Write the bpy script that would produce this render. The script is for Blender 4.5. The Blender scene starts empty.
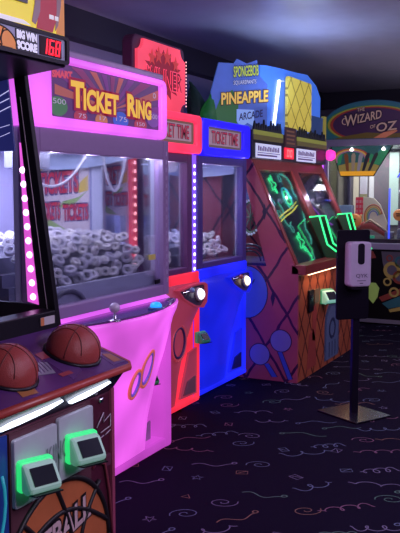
import bpy, bmesh, math, random
from mathutils import Vector, Matrix
random.seed(7)
SC = bpy.context.scene
COL = SC.collection
PI = math.pi

# ------------------------------------------------------------------ materials
MATS = {}
def _nt(name):
    m = bpy.data.materials.new(name); m.use_nodes = True
    nt = m.node_tree; nt.nodes.clear()
    return m, nt
def mat(name, col, rough=0.5, metal=0.0, emit=None, es=0.0, noise=0.06, nscale=30.0, spec=0.5, bump=0.0):
    if name in MATS: return MATS[name]
    m, nt = _nt(name); N = nt.nodes; L = nt.links
    out = N.new('ShaderNodeOutputMaterial'); p = N.new('ShaderNodeBsdfPrincipled')
    L.new(p.outputs[0], out.inputs[0])
    tc = N.new('ShaderNodeTexCoord'); nz = N.new('ShaderNodeTexNoise'); nz.inputs['Scale'].default_value = nscale
    nz.inputs['Detail'].default_value = 3
    L.new(tc.outputs['Object'], nz.inputs['Vector'])
    mx = N.new('ShaderNodeMix'); mx.data_type = 'RGBA'
    mx.inputs[6].default_value = (*[c*(1-noise) for c in col], 1)
    mx.inputs[7].default_value = (*[min(1, c*(1+noise)) for c in col], 1)
    L.new(nz.outputs[0], mx.inputs[0]); L.new(mx.outputs[2], p.inputs['Base Color'])
    p.inputs['Roughness'].default_value = rough; p.inputs['Metallic'].default_value = metal
    p.inputs['Specular IOR Level'].default_value = spec
    if bump:
        b = N.new('ShaderNodeBump'); b.inputs['Strength'].default_value = bump; b.inputs['Distance'].default_value = 0.01
        L.new(nz.outputs[0], b.inputs['Height']); L.new(b.outputs[0], p.inputs['Normal'])
    if emit:
        p.inputs['Emission Color'].default_value = (*emit, 1); p.inputs['Emission Strength'].default_value = es
    MATS[name] = m
    return m
def glowmat(name, col, es, hot=None, scale=3.0, base=0.3, rough=0.35):
    """translucent plastic lit from inside: the glow varies with the lamps behind it"""
    if name in MATS: return MATS[name]
    m = mat(name, [c*base for c in col], rough, emit=col, es=es)
    nt = m.node_tree; N = nt.nodes; L = nt.links
    p = next(n for n in N if n.type == 'BSDF_PRINCIPLED')
    nz = N.new('ShaderNodeTexNoise'); nz.inputs['Scale'].default_value = scale; nz.inputs['Detail'].default_value = 1
    tc = next(n for n in N if n.type == 'TEX_COORD'); L.new(tc.outputs['Object'], nz.inputs['Vector'])
    mr = N.new('ShaderNodeMapRange'); mr.inputs[1].default_value = .3; mr.inputs[2].default_value = .7
    mr.inputs[3].default_value = es*.72; mr.inputs[4].default_value = es*1.28
    L.new(nz.outputs[0], mr.inputs[0]); L.new(mr.outputs[0], p.inputs['Emission Strength'])
    return m
def glass(name, tint=(.92, .94, 1), refl=.06, haze=.0, hcol=(.5, .5, .7)):
    if name in MATS: return MATS[name]
    m, nt = _nt(name); N = nt.nodes; L = nt.links
    out = N.new('ShaderNodeOutputMaterial'); t = N.new('ShaderNodeBsdfTransparent'); g = N.new('ShaderNodeBsdfGlossy')
    t.inputs[0].default_value = (*tint, 1); g.inputs['Roughness'].default_value = .04
    lw = N.new('ShaderNodeLayerWeight'); lw.inputs[0].default_value = .25
    mr = N.new('ShaderNodeMapRange'); mr.inputs[3].default_value = refl; mr.inputs[4].default_value = .7
    L.new(lw.outputs['Fresnel'], mr.inputs[0])
    mx = N.new('ShaderNodeMixShader'); L.new(mr.outputs[0], mx.inputs[0]); L.new(t.outputs[0], mx.inputs[1]); L.new(g.outputs[0], mx.inputs[2])
    last = mx
    if haze:
        d = N.new('ShaderNodeBsdfDiffuse'); d.inputs[0].default_value = (*hcol, 1)
        nz = N.new('ShaderNodeTexNoise'); nz.inputs['Scale'].default_value = 6
        ml = N.new('ShaderNodeMath'); ml.operation = 'MULTIPLY'; ml.inputs[1].default_value = haze*2
        L.new(nz.outputs[0], ml.inputs[0])
        m2 = N.new('ShaderNodeMixShader'); L.new(ml.outputs[0], m2.inputs[0]); L.new(mx.outputs[0], m2.inputs[1]); L.new(d.outputs[0], m2.inputs[2]); last = m2
    L.new(last.outputs[0], out.inputs[0]); MATS[name] = m
    return m
def lattice(name, c1, c2, ax, kx, kz, w, rough=.4, emit=0.0, c3=None):
    """diamond pattern printed on a panel: two families of diagonal lines in object space"""
    m = mat(name, c1, rough)
    nt = m.node_tree; N = nt.nodes; L = nt.links
    p = next(n for n in N if n.type == 'BSDF_PRINCIPLED'); tc = next(n for n in N if n.type == 'TEX_COORD')
    old = p.inputs['Base Color'].links[0].from_socket
    sx = N.new('ShaderNodeSeparateXYZ'); L.new(tc.outputs['Object'], sx.inputs[0])
    nz = N.new('ShaderNodeTexNoise'); nz.inputs['Scale'].default_value = 5; L.new(tc.outputs['Object'], nz.inputs['Vector'])
    def mth(op, a, b=None):
        n = N.new('ShaderNodeMath'); n.operation = op
        for i, v in enumerate((a, b)):
            if v is None: continue
            if isinstance(v, (int, float)): n.inputs[i].default_value = v
            else: L.new(v, n.inputs[i])
        return n.outputs[0]
    X = mth('MULTIPLY', sx.outputs[ax], kx); Z = mth('MULTIPLY', sx.outputs[2], kz)
    W = mth('MULTIPLY', nz.outputs[0], .18)
    ms = []
    for op in ('ADD', 'SUBTRACT'):
        s = mth('ADD', mth(op, X, Z), W); f = mth('FRACT', s); f = mth('ABSOLUTE', mth('SUBTRACT', f, .5))
        ms.append(mth('LESS_THAN', f, w))
    k = mth('MAXIMUM', ms[0], ms[1])
    mx = N.new('ShaderNodeMix'); mx.data_type = 'RGBA'; L.new(k, mx.inputs[0]); L.new(old, mx.inputs[6]); mx.inputs[7].default_value = (*c2, 1)
    L.new(mx.outputs[2], p.inputs['Base Color'])
    if emit:
        L.new(mx.outputs[2], p.inputs['Emission Color']); p.inputs['Emission Strength'].default_value = emit
    return m

# ------------------------------------------------------------------ mesh builder
class M:
    def __init__(self): self.v = []; self.f = []; self.mi = []; self.cur = 0; self.sm = []; self.smooth = False
    def mat(self, i): self.cur = i; return self
    def add(self, vs, fs):
        b = len(self.v); self.v += [tuple(x) for x in vs]
        for f in fs:
            self.f.append([b+i for i in f]); self.mi.append(self.cur); self.sm.append(self.smooth)
        return self
    def box(self, x0, x1, y0, y1, z0, z1):
        vs = [(x, y, z) for x in (x0, x1) for y in (y0, y1) for z in (z0, z1)]
        return self.add(vs, [(0, 1, 3, 2), (4, 6, 7, 5), (0, 4, 5, 1), (2, 3, 7, 6), (0, 2, 6, 4), (1, 5, 7, 3)])
    def prism(self, pts, frame, w0, w1):
        """polygon pts (u,v) in frame (O,R,U) between offsets w0,w1 along its normal"""
        n = len(pts); vs = [frame(u, v, w0) for u, v in pts]+[frame(u, v, w1) for u, v in pts]
        a = sum(pts[i][0]*pts[(i+1) % n][1]-pts[(i+1) % n][0]*pts[i][1] for i in range(n))
        top = list(range(n, 2*n)); bot = list(range(n))[::-1]
        side = [(i, (i+1) % n, n+(i+1) % n, n+i) for i in range(n)]
        fs = [top, bot]+side
        if (a < 0) != (w1 < w0): fs = [list(f)[::-1] for f in fs]
        return self.add(vs, fs)
    def tube(self, pts, r, n=8, closed=False):
        P = [Vector(p) for p in pts]; m = len(P); rs = r if isinstance(r, (list, tuple)) else [r]*m
        base = len(self.v); prev = None; vs = []
        for i in range(m):
            a = P[(i-1) % m] if closed or i > 0 else P[i]; b = P[(i+1) % m] if closed or i < m-1 else P[i]
            t = (b-a).normalized()
            if prev is None:
                k = Vector((0, 0, 1)) if abs(t.z) < .9 else Vector((1, 0, 0)); nx = t.cross(k).normalized()
            else: nx = (prev-t*prev.dot(t)).normalized()
            prev = nx; ny = t.cross(nx)
            for j in range(n):
                q = 2*PI*j/n; vs.append(P[i]+(nx*math.cos(q)+ny*math.sin(q))*rs[i])
        fs = []
        for i in range(m if closed else m-1):
            for j in range(n):
                fs.append((i*n+j, i*n+(j+1) % n, ((i+1) % m)*n+(j+1) % n, ((i+1) % m)*n+j))
        if not closed: fs += [list(range(n))[::-1], list(range((m-1)*n, m*n))]
        s = self.smooth; self.smooth = True; self.add(vs, fs); self.smooth = s
        return self
    def lathe(self, prof, O, axis=(0, 0, 1), n=24, closed=False, smooth=True, ex=1.0):
        """prof: (r, h) list round an axis through O"""
        A = Vector(axis).normalized(); k = Vector((0, 0, 1)) if abs(A.z) < .9 else Vector((1, 0, 0))
        X = A.cross(k).normalized(); Y = A.cross(X); O = Vector(O); vs = []
        m = len(prof)
        for r, h in prof:
            for j in range(n):
                q = 2*PI*j/n; vs.append(O+A*h+X*math.cos(q)*r*ex+Y*math.sin(q)*r)
        fs = []
        for i in range(m if closed else m-1):
            for j in range(n):
                fs.append((i*n+j, i*n+(j+1) % n, ((i+1) % m)*n+(j+1) % n, ((i+1) % m)*n+j))
        if not closed:
            if prof[0][0] > 1e-4: fs.append(list(range(n))[::-1])
            if prof[-1][0] > 1e-4: fs.append(list(range((m-1)*n, m*n)))
        s = self.smooth; self.smooth = smooth; self.add(vs, fs); self.smooth = s
        return self
    def text(self, s, frame, u0, u1, v0, v1, w0=0.001, w1=0.003, off=0.0, shear=0.0, slope=0.0):
        cu = bpy.data.curves.new('t', 'FONT'); cu.body = s; cu.offset = off; cu.fill_mode = 'FRONT'; cu.resolution_u = 3
        ob = bpy.data.objects.new('t', cu); me = bpy.data.meshes.new_from_object(ob)
        vs = [v.co.copy() for v in me.vertices]; fs = [list(p.vertices) for p in me.polygons]
        bpy.data.objects.remove(ob); bpy.data.curves.remove(cu); bpy.data.meshes.remove(me)
        if not vs: return self
        ax, bx = min(v.x for v in vs)+off, max(v.x for v in vs)-off; ay, by = min(v.y for v in vs)+off, max(v.y for v in vs)-off
        out = []
        for v in vs:
            u = u0+(v.x-ax)/(bx-ax)*(u1-u0); t = (v.y-ay)/(by-ay); q = v0+t*(v1-v0)
            out.append(frame(u+shear*(q-v0), q+slope*(u-u0), w1))
        return self.add(out, fs)
    def build(self, name, mats, parent=None, origin=None, bevel=0.0, seg=2):
        o0 = Vector(origin) if origin is not None else (parent_world(parent) if parent else Vector((0, 0, 0)))
        me = bpy.data.meshes.new(name)
        me.from_pydata([(Vector(v)-o0)[:] for v in self.v], [], self.f)
        if not isinstance(mats, (list, tuple)): mats = [mats]
        for m in mats: me.materials.append(m)
        for i, p in enumerate(me.polygons): p.material_index = self.mi[i]; p.use_smooth = self.sm[i]
        bm = bmesh.new(); bm.from_mesh(me)
        bmesh.ops.recalc_face_normals(bm, faces=[f for f in bm.faces if True]) if bevel else None
        bm.to_mesh(me); bm.free(); me.update()
        o = bpy.data.objects.new(name, me); COL.objects.link(o)
        if parent: o.parent = parent
        o.location = o0-(parent_world(parent) if parent else Vector((0, 0, 0)))
        if bevel:
            b = o.modifiers.new('bevel', 'BEVEL'); b.width = bevel; b.segments = seg; b.limit_method = 'ANGLE'; b.angle_limit = .7
        return o
def parent_world(o):
    p = Vector((0, 0, 0))
    while o is not None: p += o.location; o = o.parent
    return p
def frame(O, R, U):
    O, R, U = Vector(O), Vector(R), Vector(U); N = R.cross(U).normalized()
    return lambda u, v, w=0.0: O+R*u+U*v+N*w
def front(d, s0=0.0, z0=0.0):            # a plane facing the room (towards -y)
    return frame((s0, d, z0), (1, 0, 0), (0, 0, 1))
def sideL(s, d0=0.0, z0=0.0):            # a plane facing -x; u runs towards -y
    return frame((s, d0, z0), (0, -1, 0), (0, 0, 1))
def thing(name, label, cat, loc, group=None):
    o = bpy.data.objects.new(name, None); COL.objects.link(o); o.location = loc; o.empty_display_size = .1
    o['label'] = label; o['category'] = cat
    if group: o['group'] = group
    return o
def structure(o): o['kind'] = 'structure'; return o
def lab(o, s): o['label'] = s; return o
def rr(u0, u1, v0, v1, r, n=5):
    """rounded rectangle"""
    pts = []
    for cx, cy, a in ((u1-r, v0+r, -PI/2), (u1-r, v1-r, 0), (u0+r, v1-r, PI/2), (u0+r, v0+r, PI)):
        for i in range(n+1):
            q = a+PI/2*i/n; pts.append((cx+r*math.cos(q), cy+r*math.sin(q)))
    return pts
def circ(u, v, r, n=24, ry=None):
    ry = ry or r
    return [(u+r*math.cos(2*PI*i/n), v+ry*math.sin(2*PI*i/n)) for i in range(n)]
def ringframe(m, fr, outer, inner, w0, w1):
    """a flat frame between two outlines of equal point count, with thickness"""
    n = len(outer); vs = []
    for w in (w0, w1):
        vs += [fr(u, v, w) for u, v in outer]+[fr(u, v, w) for u, v in inner]
    fs = []
    for i in range(n):
        j = (i+1) % n
        fs += [(2*n+i, 2*n+j, 3*n+j, 3*n+i), (i, n+i, n+j, j), (i, j, 2*n+j, 2*n+i), (n+i, 3*n+i, 3*n+j, n+j)]
    return m.add(vs, fs)
SEG = {'0': 'abcdef', '1': 'bc', '6': 'afgedc', '8': 'abcdefg', '3': 'abgcd', '5': 'afgcd'}
def digits(m, s, fr, u0, u1, v0, v1, w):
    n = len(s); cw = (u1-u0)/n
    for i, ch in enumerate(s):
        a = u0+i*cw+cw*.12; b = u0+(i+1)*cw-cw*.12; t = cw*.2; h = v1-v0; mid = (v0+v1)/2
        q = {'a': (a, b, v1-t, v1), 'd': (a, b, v0, v0+t), 'g': (a, b, mid-t/2, mid+t/2), 'b': (b-t, b, mid, v1), 'c': (b-t, b, v0, mid),
             'f': (a, a+t, mid, v1), 'e': (a, a+t, v0, mid)}
        for k in SEG[ch]:
            x0, x1, y0, y1 = q[k]; sh = .12
            m.prism([(x0+sh*(y0-v0), y0), (x1+sh*(y0-v0), y0), (x1+sh*(y1-v0), y1), (x0+sh*(y1-v0), y1)], fr, w, w+.001)
    return m
def copy_leds(parent, name, mats, pts, R, axis, sub='led'):
    first = None
    for p in pts:
        if first is None:
            m = M(); m.lathe([(R, 0), (R*.85, R*.35), (R*.4, R*.55), (0.0001, R*.6)], p, axis, 12); first = m.build(sub, mats, parent, origin=p); p0 = Vector(p)
        else:
            c = first.copy(); COL.objects.link(c); c.location = first.location+Vector(p)-p0
    return first
def area(name, loc, size, power, color, rot=(0, 0, 0), sy=None, spec=1.0):
    l = bpy.data.lights.new(name, 'AREA'); l.energy = power; l.color = color; l.size = size; l.specular_factor = spec
    if sy: l.shape = 'RECTANGLE'; l.size_y = sy
    o = bpy.data.objects.new(name, l); COL.objects.link(o); o.location = loc; o.rotation_euler = rot
    return o
def point(name, loc, power, color, r=.05):
    l = bpy.data.lights.new(name, 'POINT'); l.energy = power; l.color = color; l.shadow_soft_size = r; l.specular_factor = 0
    o = bpy.data.objects.new(name, l); COL.objects.link(o); o.location = loc
    return o

# shared materials
BLACK = mat('black_plastic', (.010, .008, .014), .35, spec=.25)
BLACKM = mat('black_matte', (.01, .01, .014), .7)
CHROME = mat('chrome', (.75, .75, .8), .15, 1.0)
WHITE = mat('white_plastic', (.62, .6, .68), .4)
FRAME = mat('purple_grey_frame', (.30, .19, .38), .35)
POST = mat('pale_post', (.50, .52, .70), .4)
GLASS = glass('cabinet_glass', refl=.02)
GLASSH = glass('hazy_glass', refl=.03, haze=.006)
LILAC = mat('lilac_panel', (.45, .42, .62), .5)
SCREEN = mat('black_screen', (.008, .010, .02), .25, spec=.25)
GREENLED = mat('green_led', (.05, .5, .2), .4, emit=(.03, 1, .22), es=3.0)

# ------------------------------------------------------------------ room shell
def carpet():
    m = M(); m.box(-3, 12.5, -7, 4.2, -.06, 0)
    rnd = random.Random(11)
    def ribbon(pts, w):
        n = len(pts); vs = []
        for i, (x, y) in enumerate(pts):
            a = pts[max(i-1, 0)]; b = pts[min(i+1, n-1)]; dx, dy = b[0]-a[0], b[1]-a[1]; l = math.hypot(dx, dy) or 1
            nx, ny = -dy/l*w, dx/l*w; vs += [(x+nx, y+ny, .0012), (x-nx, y-ny, .0012)]
        m.add(vs, [(2*i, 2*i+1, 2*i+3, 2*i+2) for i in range(n-1)])
    def motif(k):
        if k == 0: # corkscrew streamer
            L = rnd.uniform(.3, .48); lo = rnd.choice((2, 3)); A = rnd.uniform(.035, .05)
            return [(L*(t-.5)-A*.9*math.sin(2*PI*lo*t*1.15)*min(1, 3*t)*min(1, 3*(1-t)+.2), A*math.cos(2*PI*lo*t*1.15)*min(1, 3*(1-t)+.15)) for t in [i/44 for i in range(45)]]
        if k == 1: # wave with a curled end
            L = rnd.uniform(.28, .42); p = [(L*(t-.5), .03*math.sin(2*PI*1.3*t)) for t in [i/20 for i in range(21)]]
            x, y = p[-1]; p += [(x+.03*math.sin(q)*(1-q/9), y+.03*(1-math.cos(q))*(1-q/9)) for q in [i*.5 for i in range(1, 12)]]
            return p
        if k == 2: # small coil
            return [((.008+.011*q)*math.cos(q), (.008+.008*q)*math.sin(q)) for q in [i*.42 for i in range(24)]]
        if k == 3: # box
            return [(-.045, -.03), (.045, -.035), (.05, .03), (-.04, .035), (-.045, -.03), (-.01, -.0), (.05, .03)]
        if k == 4: # star
            return [((.05 if i % 2 == 0 else .02)*math.cos(PI*i/5), (.05 if i % 2 == 0 else .02)*math.sin(PI*i/5)) for i in range(11)]
        return [(-.035, -.025), (.035, -.02), (0, .035), (-.035, -.025)]
    y = -3.2
    row = 0
    while y < 2.75:
        x = 2.3+(row % 2)*.14
        while x < 9.6:
            k = rnd.choices((0, 1, 2, 3, 4, 5), (5, 3, 3, 3, 1.4, .8))[0]
            p = motif(k); q = rnd.uniform(0, 2*PI) if k > 2 else rnd.gauss(-1.1, .3)+(PI if rnd.random() < .5 else 0); ox, oy = x+rnd.uniform(-.08, .08), y+rnd.uniform(-.08, .08)
            c, s = math.cos(q), math.sin(q)
            m.cur = rnd.choices((1, 2, 3, 4, 5), (4, 3, 1.6, 1.2, 1.2))[0]
            sc = .72; ribbon([(ox+(c*a-s*b)*sc, oy+(s*a+c*b)*sc) for a, b in p], .0034 if k < 2 else .0028)
            x += .31
        y += .215; row += 1
    fl = mat('dark_carpet', (.0065, .0035, .017), .95, noise=.5, nscale=400, spec=.1, bump=.3)
    cs = [mat('carpet_'+n, c, .9, noise=.4, nscale=90, emit=c, es=.03) for n, c in (('blue', (.12, .15, .25)), ('lilac', (.17, .14, .24)), ('pink', (.22, .09, .16)), ('green', (.09, .18, .14)), ('orange', (.22, .11, .08)))]
    structure(m.build('floor', [fl]+cs))
carpet()
CEILM = mat('ceiling_paint', (.36, .34, .42), .36, noise=.15, nscale=6, spec=.7)
m = M(); m.box(-3, 12.5, -7, 4.2, 2.97, 3.07); structure(m.build('ceiling', CEILM))
m = M(); m.box(-3, 12.5, 3.72, 3.9, 0, 2.97); structure(m.build('wall_back', mat('purple_wall', (.22, .20, .30), .7)))
m = M(); m.box(11.2, 11.35, -7, 3.72, 0, 2.97); structure(m.build('wall_right', mat('grey_wall', (.12, .115, .16), .7)))
m = M(); m.box(-3, 11.2, 3.60, 3.72, 2.745, 2.97); structure(m.build('trim_1', mat('dark_beam', (.018, .015, .03), .6)))
m = M(); m.box(11.08, 11.2, -7, 3.60, 2.745, 2.97); structure(m.build('trim_2', MATS['dark_beam']))

# ------------------------------------------------------------------ ticket rolls
ROLL = []
for k, (R, r, h, c) in enumerate(((.030, .014, .026, (.72, .68, .74)), (.026, .011, .024, (.78, .74, .76)), (.033, .017, .026, (.58, .55, .66)))):
    m = M(); m.lathe([(r, -h/2), (R-.003, -h/2), (R, -h/2+.003), (R, h/2-.003), (R-.003, h/2), (r, h/2)], (0, 0, 0), (0, 0, 1), 18, closed=True, smooth=False)
    o = m.build('ticket_roll', mat('paper_roll_%s' % 'abc'[k], c, .75, noise=.12, nscale=60)); ROLL.append(o.data); bpy.data.objects.remove(o)
def rolls(s0, s1, d0, z0, d1, z1, d2, label, group, step=.059):
    """rolls tumbled down a slope from (d1,z1) to (d0,z0), then along the level behind it to d2"""
    rnd = random.Random(int(s0*100)+23); L = math.hypot(d1-d0, z1-z0); dy, dz = (d1-d0)/L, (z1-z0)/L; ny, nz = -dz, dy
    tot = L+d2-d1; done = []
    for k in range(9000):
        x, a = rnd.uniform(s0, s1), rnd.uniform(0, tot); h = rnd.uniform(0, .016)
        if a < L: p = Vector((x, d0+dy*a+ny*h, z0+dz*a+nz*h))
        else: p = Vector((x, d1+a-L, z1+h+.012*math.sin(x*23)))
        if any((p-q).length_squared < step*step for q in done): continue
        done.append(p)
        ax = Vector((-.60+rnd.gauss(0, .45), -.55+rnd.gauss(0, .40), .45+rnd.gauss(0, .40)))
        o = bpy.data.objects.new('ticket_roll', rnd.choice(ROLL)); COL.objects.link(o); o.location = p
        o.rotation_euler = ax.to_track_quat('Z', 'Y').to_euler()
        o['label'] = label; o['category'] = 'ticket roll'; o['group'] = group

# ------------------------------------------------------------------ pink ticket ring crane
PINK = glowmat('pink_lit_plastic', (.86, .125, .86), .86, base=.25)
PINKD = glowmat('pink_body_plastic', (.76, .09, .76), .60, base=.25)
PINKH = glowmat('pink_marquee_plastic', (.84, .14, .95), .92, base=.3)
def apron(levels, n=14, back=None):
    """bowed front apron: levels of (z, sl, sr, d0, bulge) lofted, closed behind at depth back"""
    m = M(); m.smooth = True; L = len(levels); vs = []
    for z, sl, sr, d0, b in levels:
        for i in range(n+1):
            t = i/n; vs.append((sl+(sr-sl)*t, d0-b*math.sin(PI*t)**.8, z))
        vs.append((sr, back, z)); vs.append((sl, back, z))
    W = n+3; fs = []
    for k in range(L-1):
        for i in range(W):
            fs.append((k*W+i, k*W+(i+1) % W, (k+1)*W+(i+1) % W, (k+1)*W+i))
    m.add(vs, fs); m.smooth = False
    m.f.append(list(range((L-1)*W, L*W))); m.mi.append(0); m.sm.append(False)
    m.f.append(list(range(W))[::-1]); m.mi.append(0); m.sm.append(False)
    return m
def card_reader(parent, c, N=(0, -1, 0), sc=1.0, tint=None):
    """small swipe reader: rounded housing, black slot screen, green glow"""
    O = Vector(c); N = Vector(N).normalized(); U = Vector((0, 0, 1)); R = U.cross(N).normalized()
    hm = M(); f = frame(O, R, U)
    prof = [(.03, -.052), (.065, -.055), (.092, -.042), (.10, -.025), (.055, .036), (.03, .046)]
    # housing as a wedge extruded sideways
    pr = lambda u, v, w=0.0: O+N*u*sc+U*v*sc+R*w*sc
    hm.prism(prof, pr, -.06, .06)
    h = hm.build('card_reader', tint or mat('reader_white', (.50, .62, .58), .35, emit=(.10, .8, .36), es=.14), parent, bevel=.012*sc)  # faint green emission puts the LED light into the housing colour
    a, b = Vector((.1005, -.0245)), Vector((.0555, .0365)); d = (b-a)
    sm = M()
    fs = frame(pr(a.x, a.y), R*sc, (N*d.x+U*d.y)*sc)
    sm.prism(rr(-.042, .042, .10, .92, .008), lambda u, v, w=0.0: fs(u, v, w), -.002, .004)
    sm.build('reader_screen', SCREEN, h)
    gm = M(); gm.prism([(0, -.052), (.038, -.055), (.034, .048), (0, .05)], pr, -.063, .063); gm.build('reader_glow', mat('green_collar_dim', (.10, .4, .25), .4, emit=(.03, .6, .22), es=.15) if tint else mat('green_collar', (.05, .5, .2), .4, emit=(.03, .9, .22), es=.75), h, bevel=.008)  # glowing collar added to carry the green LED light
    lm = M(); lm.prism([(.05, -.056), (.115, -.046), (.115, -.041), (.05, -.05)], pr, -.05, .05); lm.build('card_slot', BLACK, h)
    return h

def pink_machine():
    T = thing('crane_machine', 'large pink glowing crane machine heaped with paper rolls behind its wide window', 'arcade machine', (3.5, 2.85, 0))
    m = M(); m.box(2.90, 4.165, 2.40, 3.36, .08, .95); m.box(4.09, 4.165, 2.27, 2.40, .06, .955); m.box(2.90, 4.165, 2.275, 2.41, .06, .12)
    m.build('cabinet_body', PINKD, T, bevel=.018)
    for x in (3.0, 4.02):
        for y in (2.45, 3.25):
            f = M(); f.lathe([(.03, 0), (.03, .02), (.014, .025), (.014, .085)], (x, y, 0), n=14); f.build('foot', BLACK, T)
    a = apron([(.115, 2.90, 3.86, 2.285, .015), (.3, 2.90, 3.885, 2.28, .03), (.5, 2.90, 3.96, 2.27, .05), (.66, 2.90, 4.06, 2.265, .085),
               (.78, 2.90, 4.12, 2.26, .12), (.87, 2.90, 4.15, 2.25, .15), (.915, 2.895, 4.165, 2.24, .17), (.955, 2.895, 4.17, 2.235, .18)], back=2.405)
    A = a.build('front_apron', PINK, T)
    # ring emblem: two interlocking rings
    for (cs, cz, r, ang) in ((3.635, .555, .075, .5), (3.765, .615, .10, .9)):
        rm = M()
        for j, (rad, mi) in enumerate(((r, 0), (r*.84, 1))):
            pts = []
            for i in range(36):
                q = 2*PI*i/36; u = cs+rad*.72*math.cos(q)+.15*rad*math.sin(q); v = cz+rad*math.sin(q)
                z = v; b = .05+(z-.5)/.16*.035 if z < .66 else .085+(z-.66)/.12*.045
                t = (u-2.9)/(1.06+ (z-.5)*.4); d0 = 2.266-b*max(0, math.sin(PI*min(max(t, 0), 1)))**.8
                pts.append((u, d0-.002, v))
            rm.mat(mi); rm.tube(pts, .011 if j == 0 else .009, 6, closed=True)
        rm.build('ring_emblem', [mat('ring_orange', (.75, .16, .10), .4, emit=(.8, .15, .12), es=.35), mat('ring_blue', (.18, .10, .55), .4, emit=(.2, .08, .6), es=.3)], T)
    # prize chute in the recess
    cm = M(); f = front(2.398)
    cm.prism([(3.90, .13), (4.05, .13), (4.05, .36), (3.95, .36)], f, 0, .012)
    c = cm.build('prize_chute', mat('chute_dark', (.10, .03, .13), .4), T)
    cm = M(); cm.prism([(3.93, .12), (4.04, .12), (4.04, .23), (3.935, .20)], front(2.36), 0, .01); cm.build('chute_flap', mat('mauve_flap', (.35, .2, .38), .4), c)
    card_reader(T, (4.01, 2.36, .50), (-.35, -1, 0), .75, mat('reader_dark', (.05, .12, .08), .4, emit=(.02, .3, .1), es=.2))
    # playing shelf
    pts = []
    for i in range(21):
        t = i/20; pts.append((2.93+(4.145-2.93)*t, 2.24-.155*math.sin(PI*t)**.8))
    sm = M(); sm.prism(pts+[(4.145, 2.30), (2.93, 2.30)], lambda u, v, w=0.0: Vector((u, v, .956+w)), 0, .006)
    S = sm.build('control_shelf', mat('glossy_indigo', (.10, .06, .32), .12, spec=.8), T)
    rim = M(); rim.tube([(u, v, .960) for u, v in pts], .006, 6); rim.build('shelf_rim', mat('dark_rim', (.05, .01, .10), .3), S)
    J = M(); J.lathe([(.032, 0), (.030, .006), (.012, .010), (.007, .016), (.006, .045)], (3.27, 2.10, .962), n=16)
    J = J.build('joystick', CHROME, T)
    b = M(); b.lathe([(.0005, 0), (.014, .003), (.024, .013), (.027, .025), (.024, .038), (.014, .047), (.0005, .051)], (3.27, 2.10, 1.003), n=18)
    lab(b.build('joystick_ball', mat('clear_ball', (.6, .5, .7), .1, spec=.9), J), 'pale round joystick knob')
    B = M(); B.lathe([(.045, 0), (.045, .008), (.036, .012)], (3.71, 2.12, .962), n=20); B = B.build('push_button', mat('button_ring', (.05, .1, .3), .3), T)
    b = M(); b.lathe([(.033, 0), (.031, .014), (.022, .025), (.0005, .030)], (3.71, 2.12, .972), n=20); lab(b.build('button_dome', mat('blue_dome', (.02, .25, .9), .2, emit=(.02, .3, 1), es=1.2), B), 'glowing blue button')
    # sill between shelf and window
    pr = lambda u, v, w=0.0: Vector((w, u, v))
    s = M(); s.prism([(2.275, .955), (2.42, .955), (2.42, .99), (2.33, .99)], pr, 2.90, 4.165); s.build('window_sill', PINKH, T)
    # window frame + glass
    w = M()
    w.box(2.87, 2.945, 2.28, 2.345, .985, 1.885); w.box(4.085, 4.15, 2.28, 2.345, .985, 1.885); w.box(2.945, 4.085, 2.28, 2.345, 1.775, 1.885); w.box(2.945, 4.085, 2.28, 2.345, .985, 1.045)
    wf = w.build('window_frame', FRAME, T, bevel=.006)
    r = M(); r.box(4.112, 4.12, 2.275, 2.281, 1.06, 1.085); r = r.build('hinge_dash', mat('pale_dash', (.5, .4, .6), .4), wf)
    for i in range(1, 17):
        c = r.copy(); COL.objects.link(c); c.location = r.location+Vector((0, 0, i*.046))
    g = M(); g.box(2.945, 4.085, 2.305, 2.311, 1.045, 1.775); g.build('window_glass', GLASSH, T)
    # side windows: posts and panes
    for s0, s1, nm in ((4.112, 4.147, 'a'), (2.875, 2.91, 'b')):
        for d0, d1 in ((2.345, 2.385), (2.72, 2.80), (3.25, 3.36)):
            q = M(); q.box(s0, s1, d0, d1, .95, 1.885); q.build('side_post', POST, T, bevel=.004)
        for d0, d1 in ((2.385, 2.72), (2.80, 3.25)):
            q = M(); q.box((s0+s1)/2-.003, (s0+s1)/2+.003, d0, d1, .95, 1.80); q.build('side_glass', GLASS, T)
        q = M(); q.box(s0, s1, 2.385, 3.25, 1.80, 1.885); q.build('side_rail', POST, T)
    q = M(); q.box(2.91, 4.112, 3.31, 3.35, .95, 1.885); q.build('back_panel', LILAC, T)
    q = M(); q.box(2.88, 4.13, 2.33, 3.34, 1.885, 1.92); q.build('roof_panel', mat('roof_white', (.5, .5, .62), .5), T)
    # pale blue cloth-like valance under the roof
    pts = [(-3.3+i*.9/16, 1.80-.075*math.sin(PI*(.25+i/16*.75))) for i in range(17)]
    q = M(); q.prism(pts+[(-2.40, 1.885), (-3.3, 1.885)], frame((4.08, 0, 0), (0, -1, 0), (0, 0, 1)), 0, .02); q.build('light_valance', mat('pale_valance', (.42, .50, .72), .5), T)
    # gantry, carriage and hoses
    q = M(); q.box(2.95, 4.07, 2.72, 2.75, 1.82, 1.85); q.box(2.95, 4.07, 3.0, 3.03, 1.82, 1.85); q.box(3.55, 3.62, 2.5, 3.25, 1.84, 1.87); q.build('gantry_rail', CHROME, T)
    q = M(); q.box(3.52, 3.68, 2.78, 2.98, 1.72, 1.83); q.box(3.56, 3.64, 2.83, 2.93, 1.64, 1.72); q.build('crane_carriage', mat('carriage_grey', (.3, .3, .42), .4), T, bevel=.008)
    def loop(p, q, sag, nm='hose', r=.008):
        t = M(); t.tube([tuple(Vector(p).lerp(Vector(q), i/18)-Vector((0, 0, sag*4*(i/18)*(1-i/18)))) for i in range(19)], r, 8); t.build(nm, mat('white_hose', (.6, .58, .72), .4), T)
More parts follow.
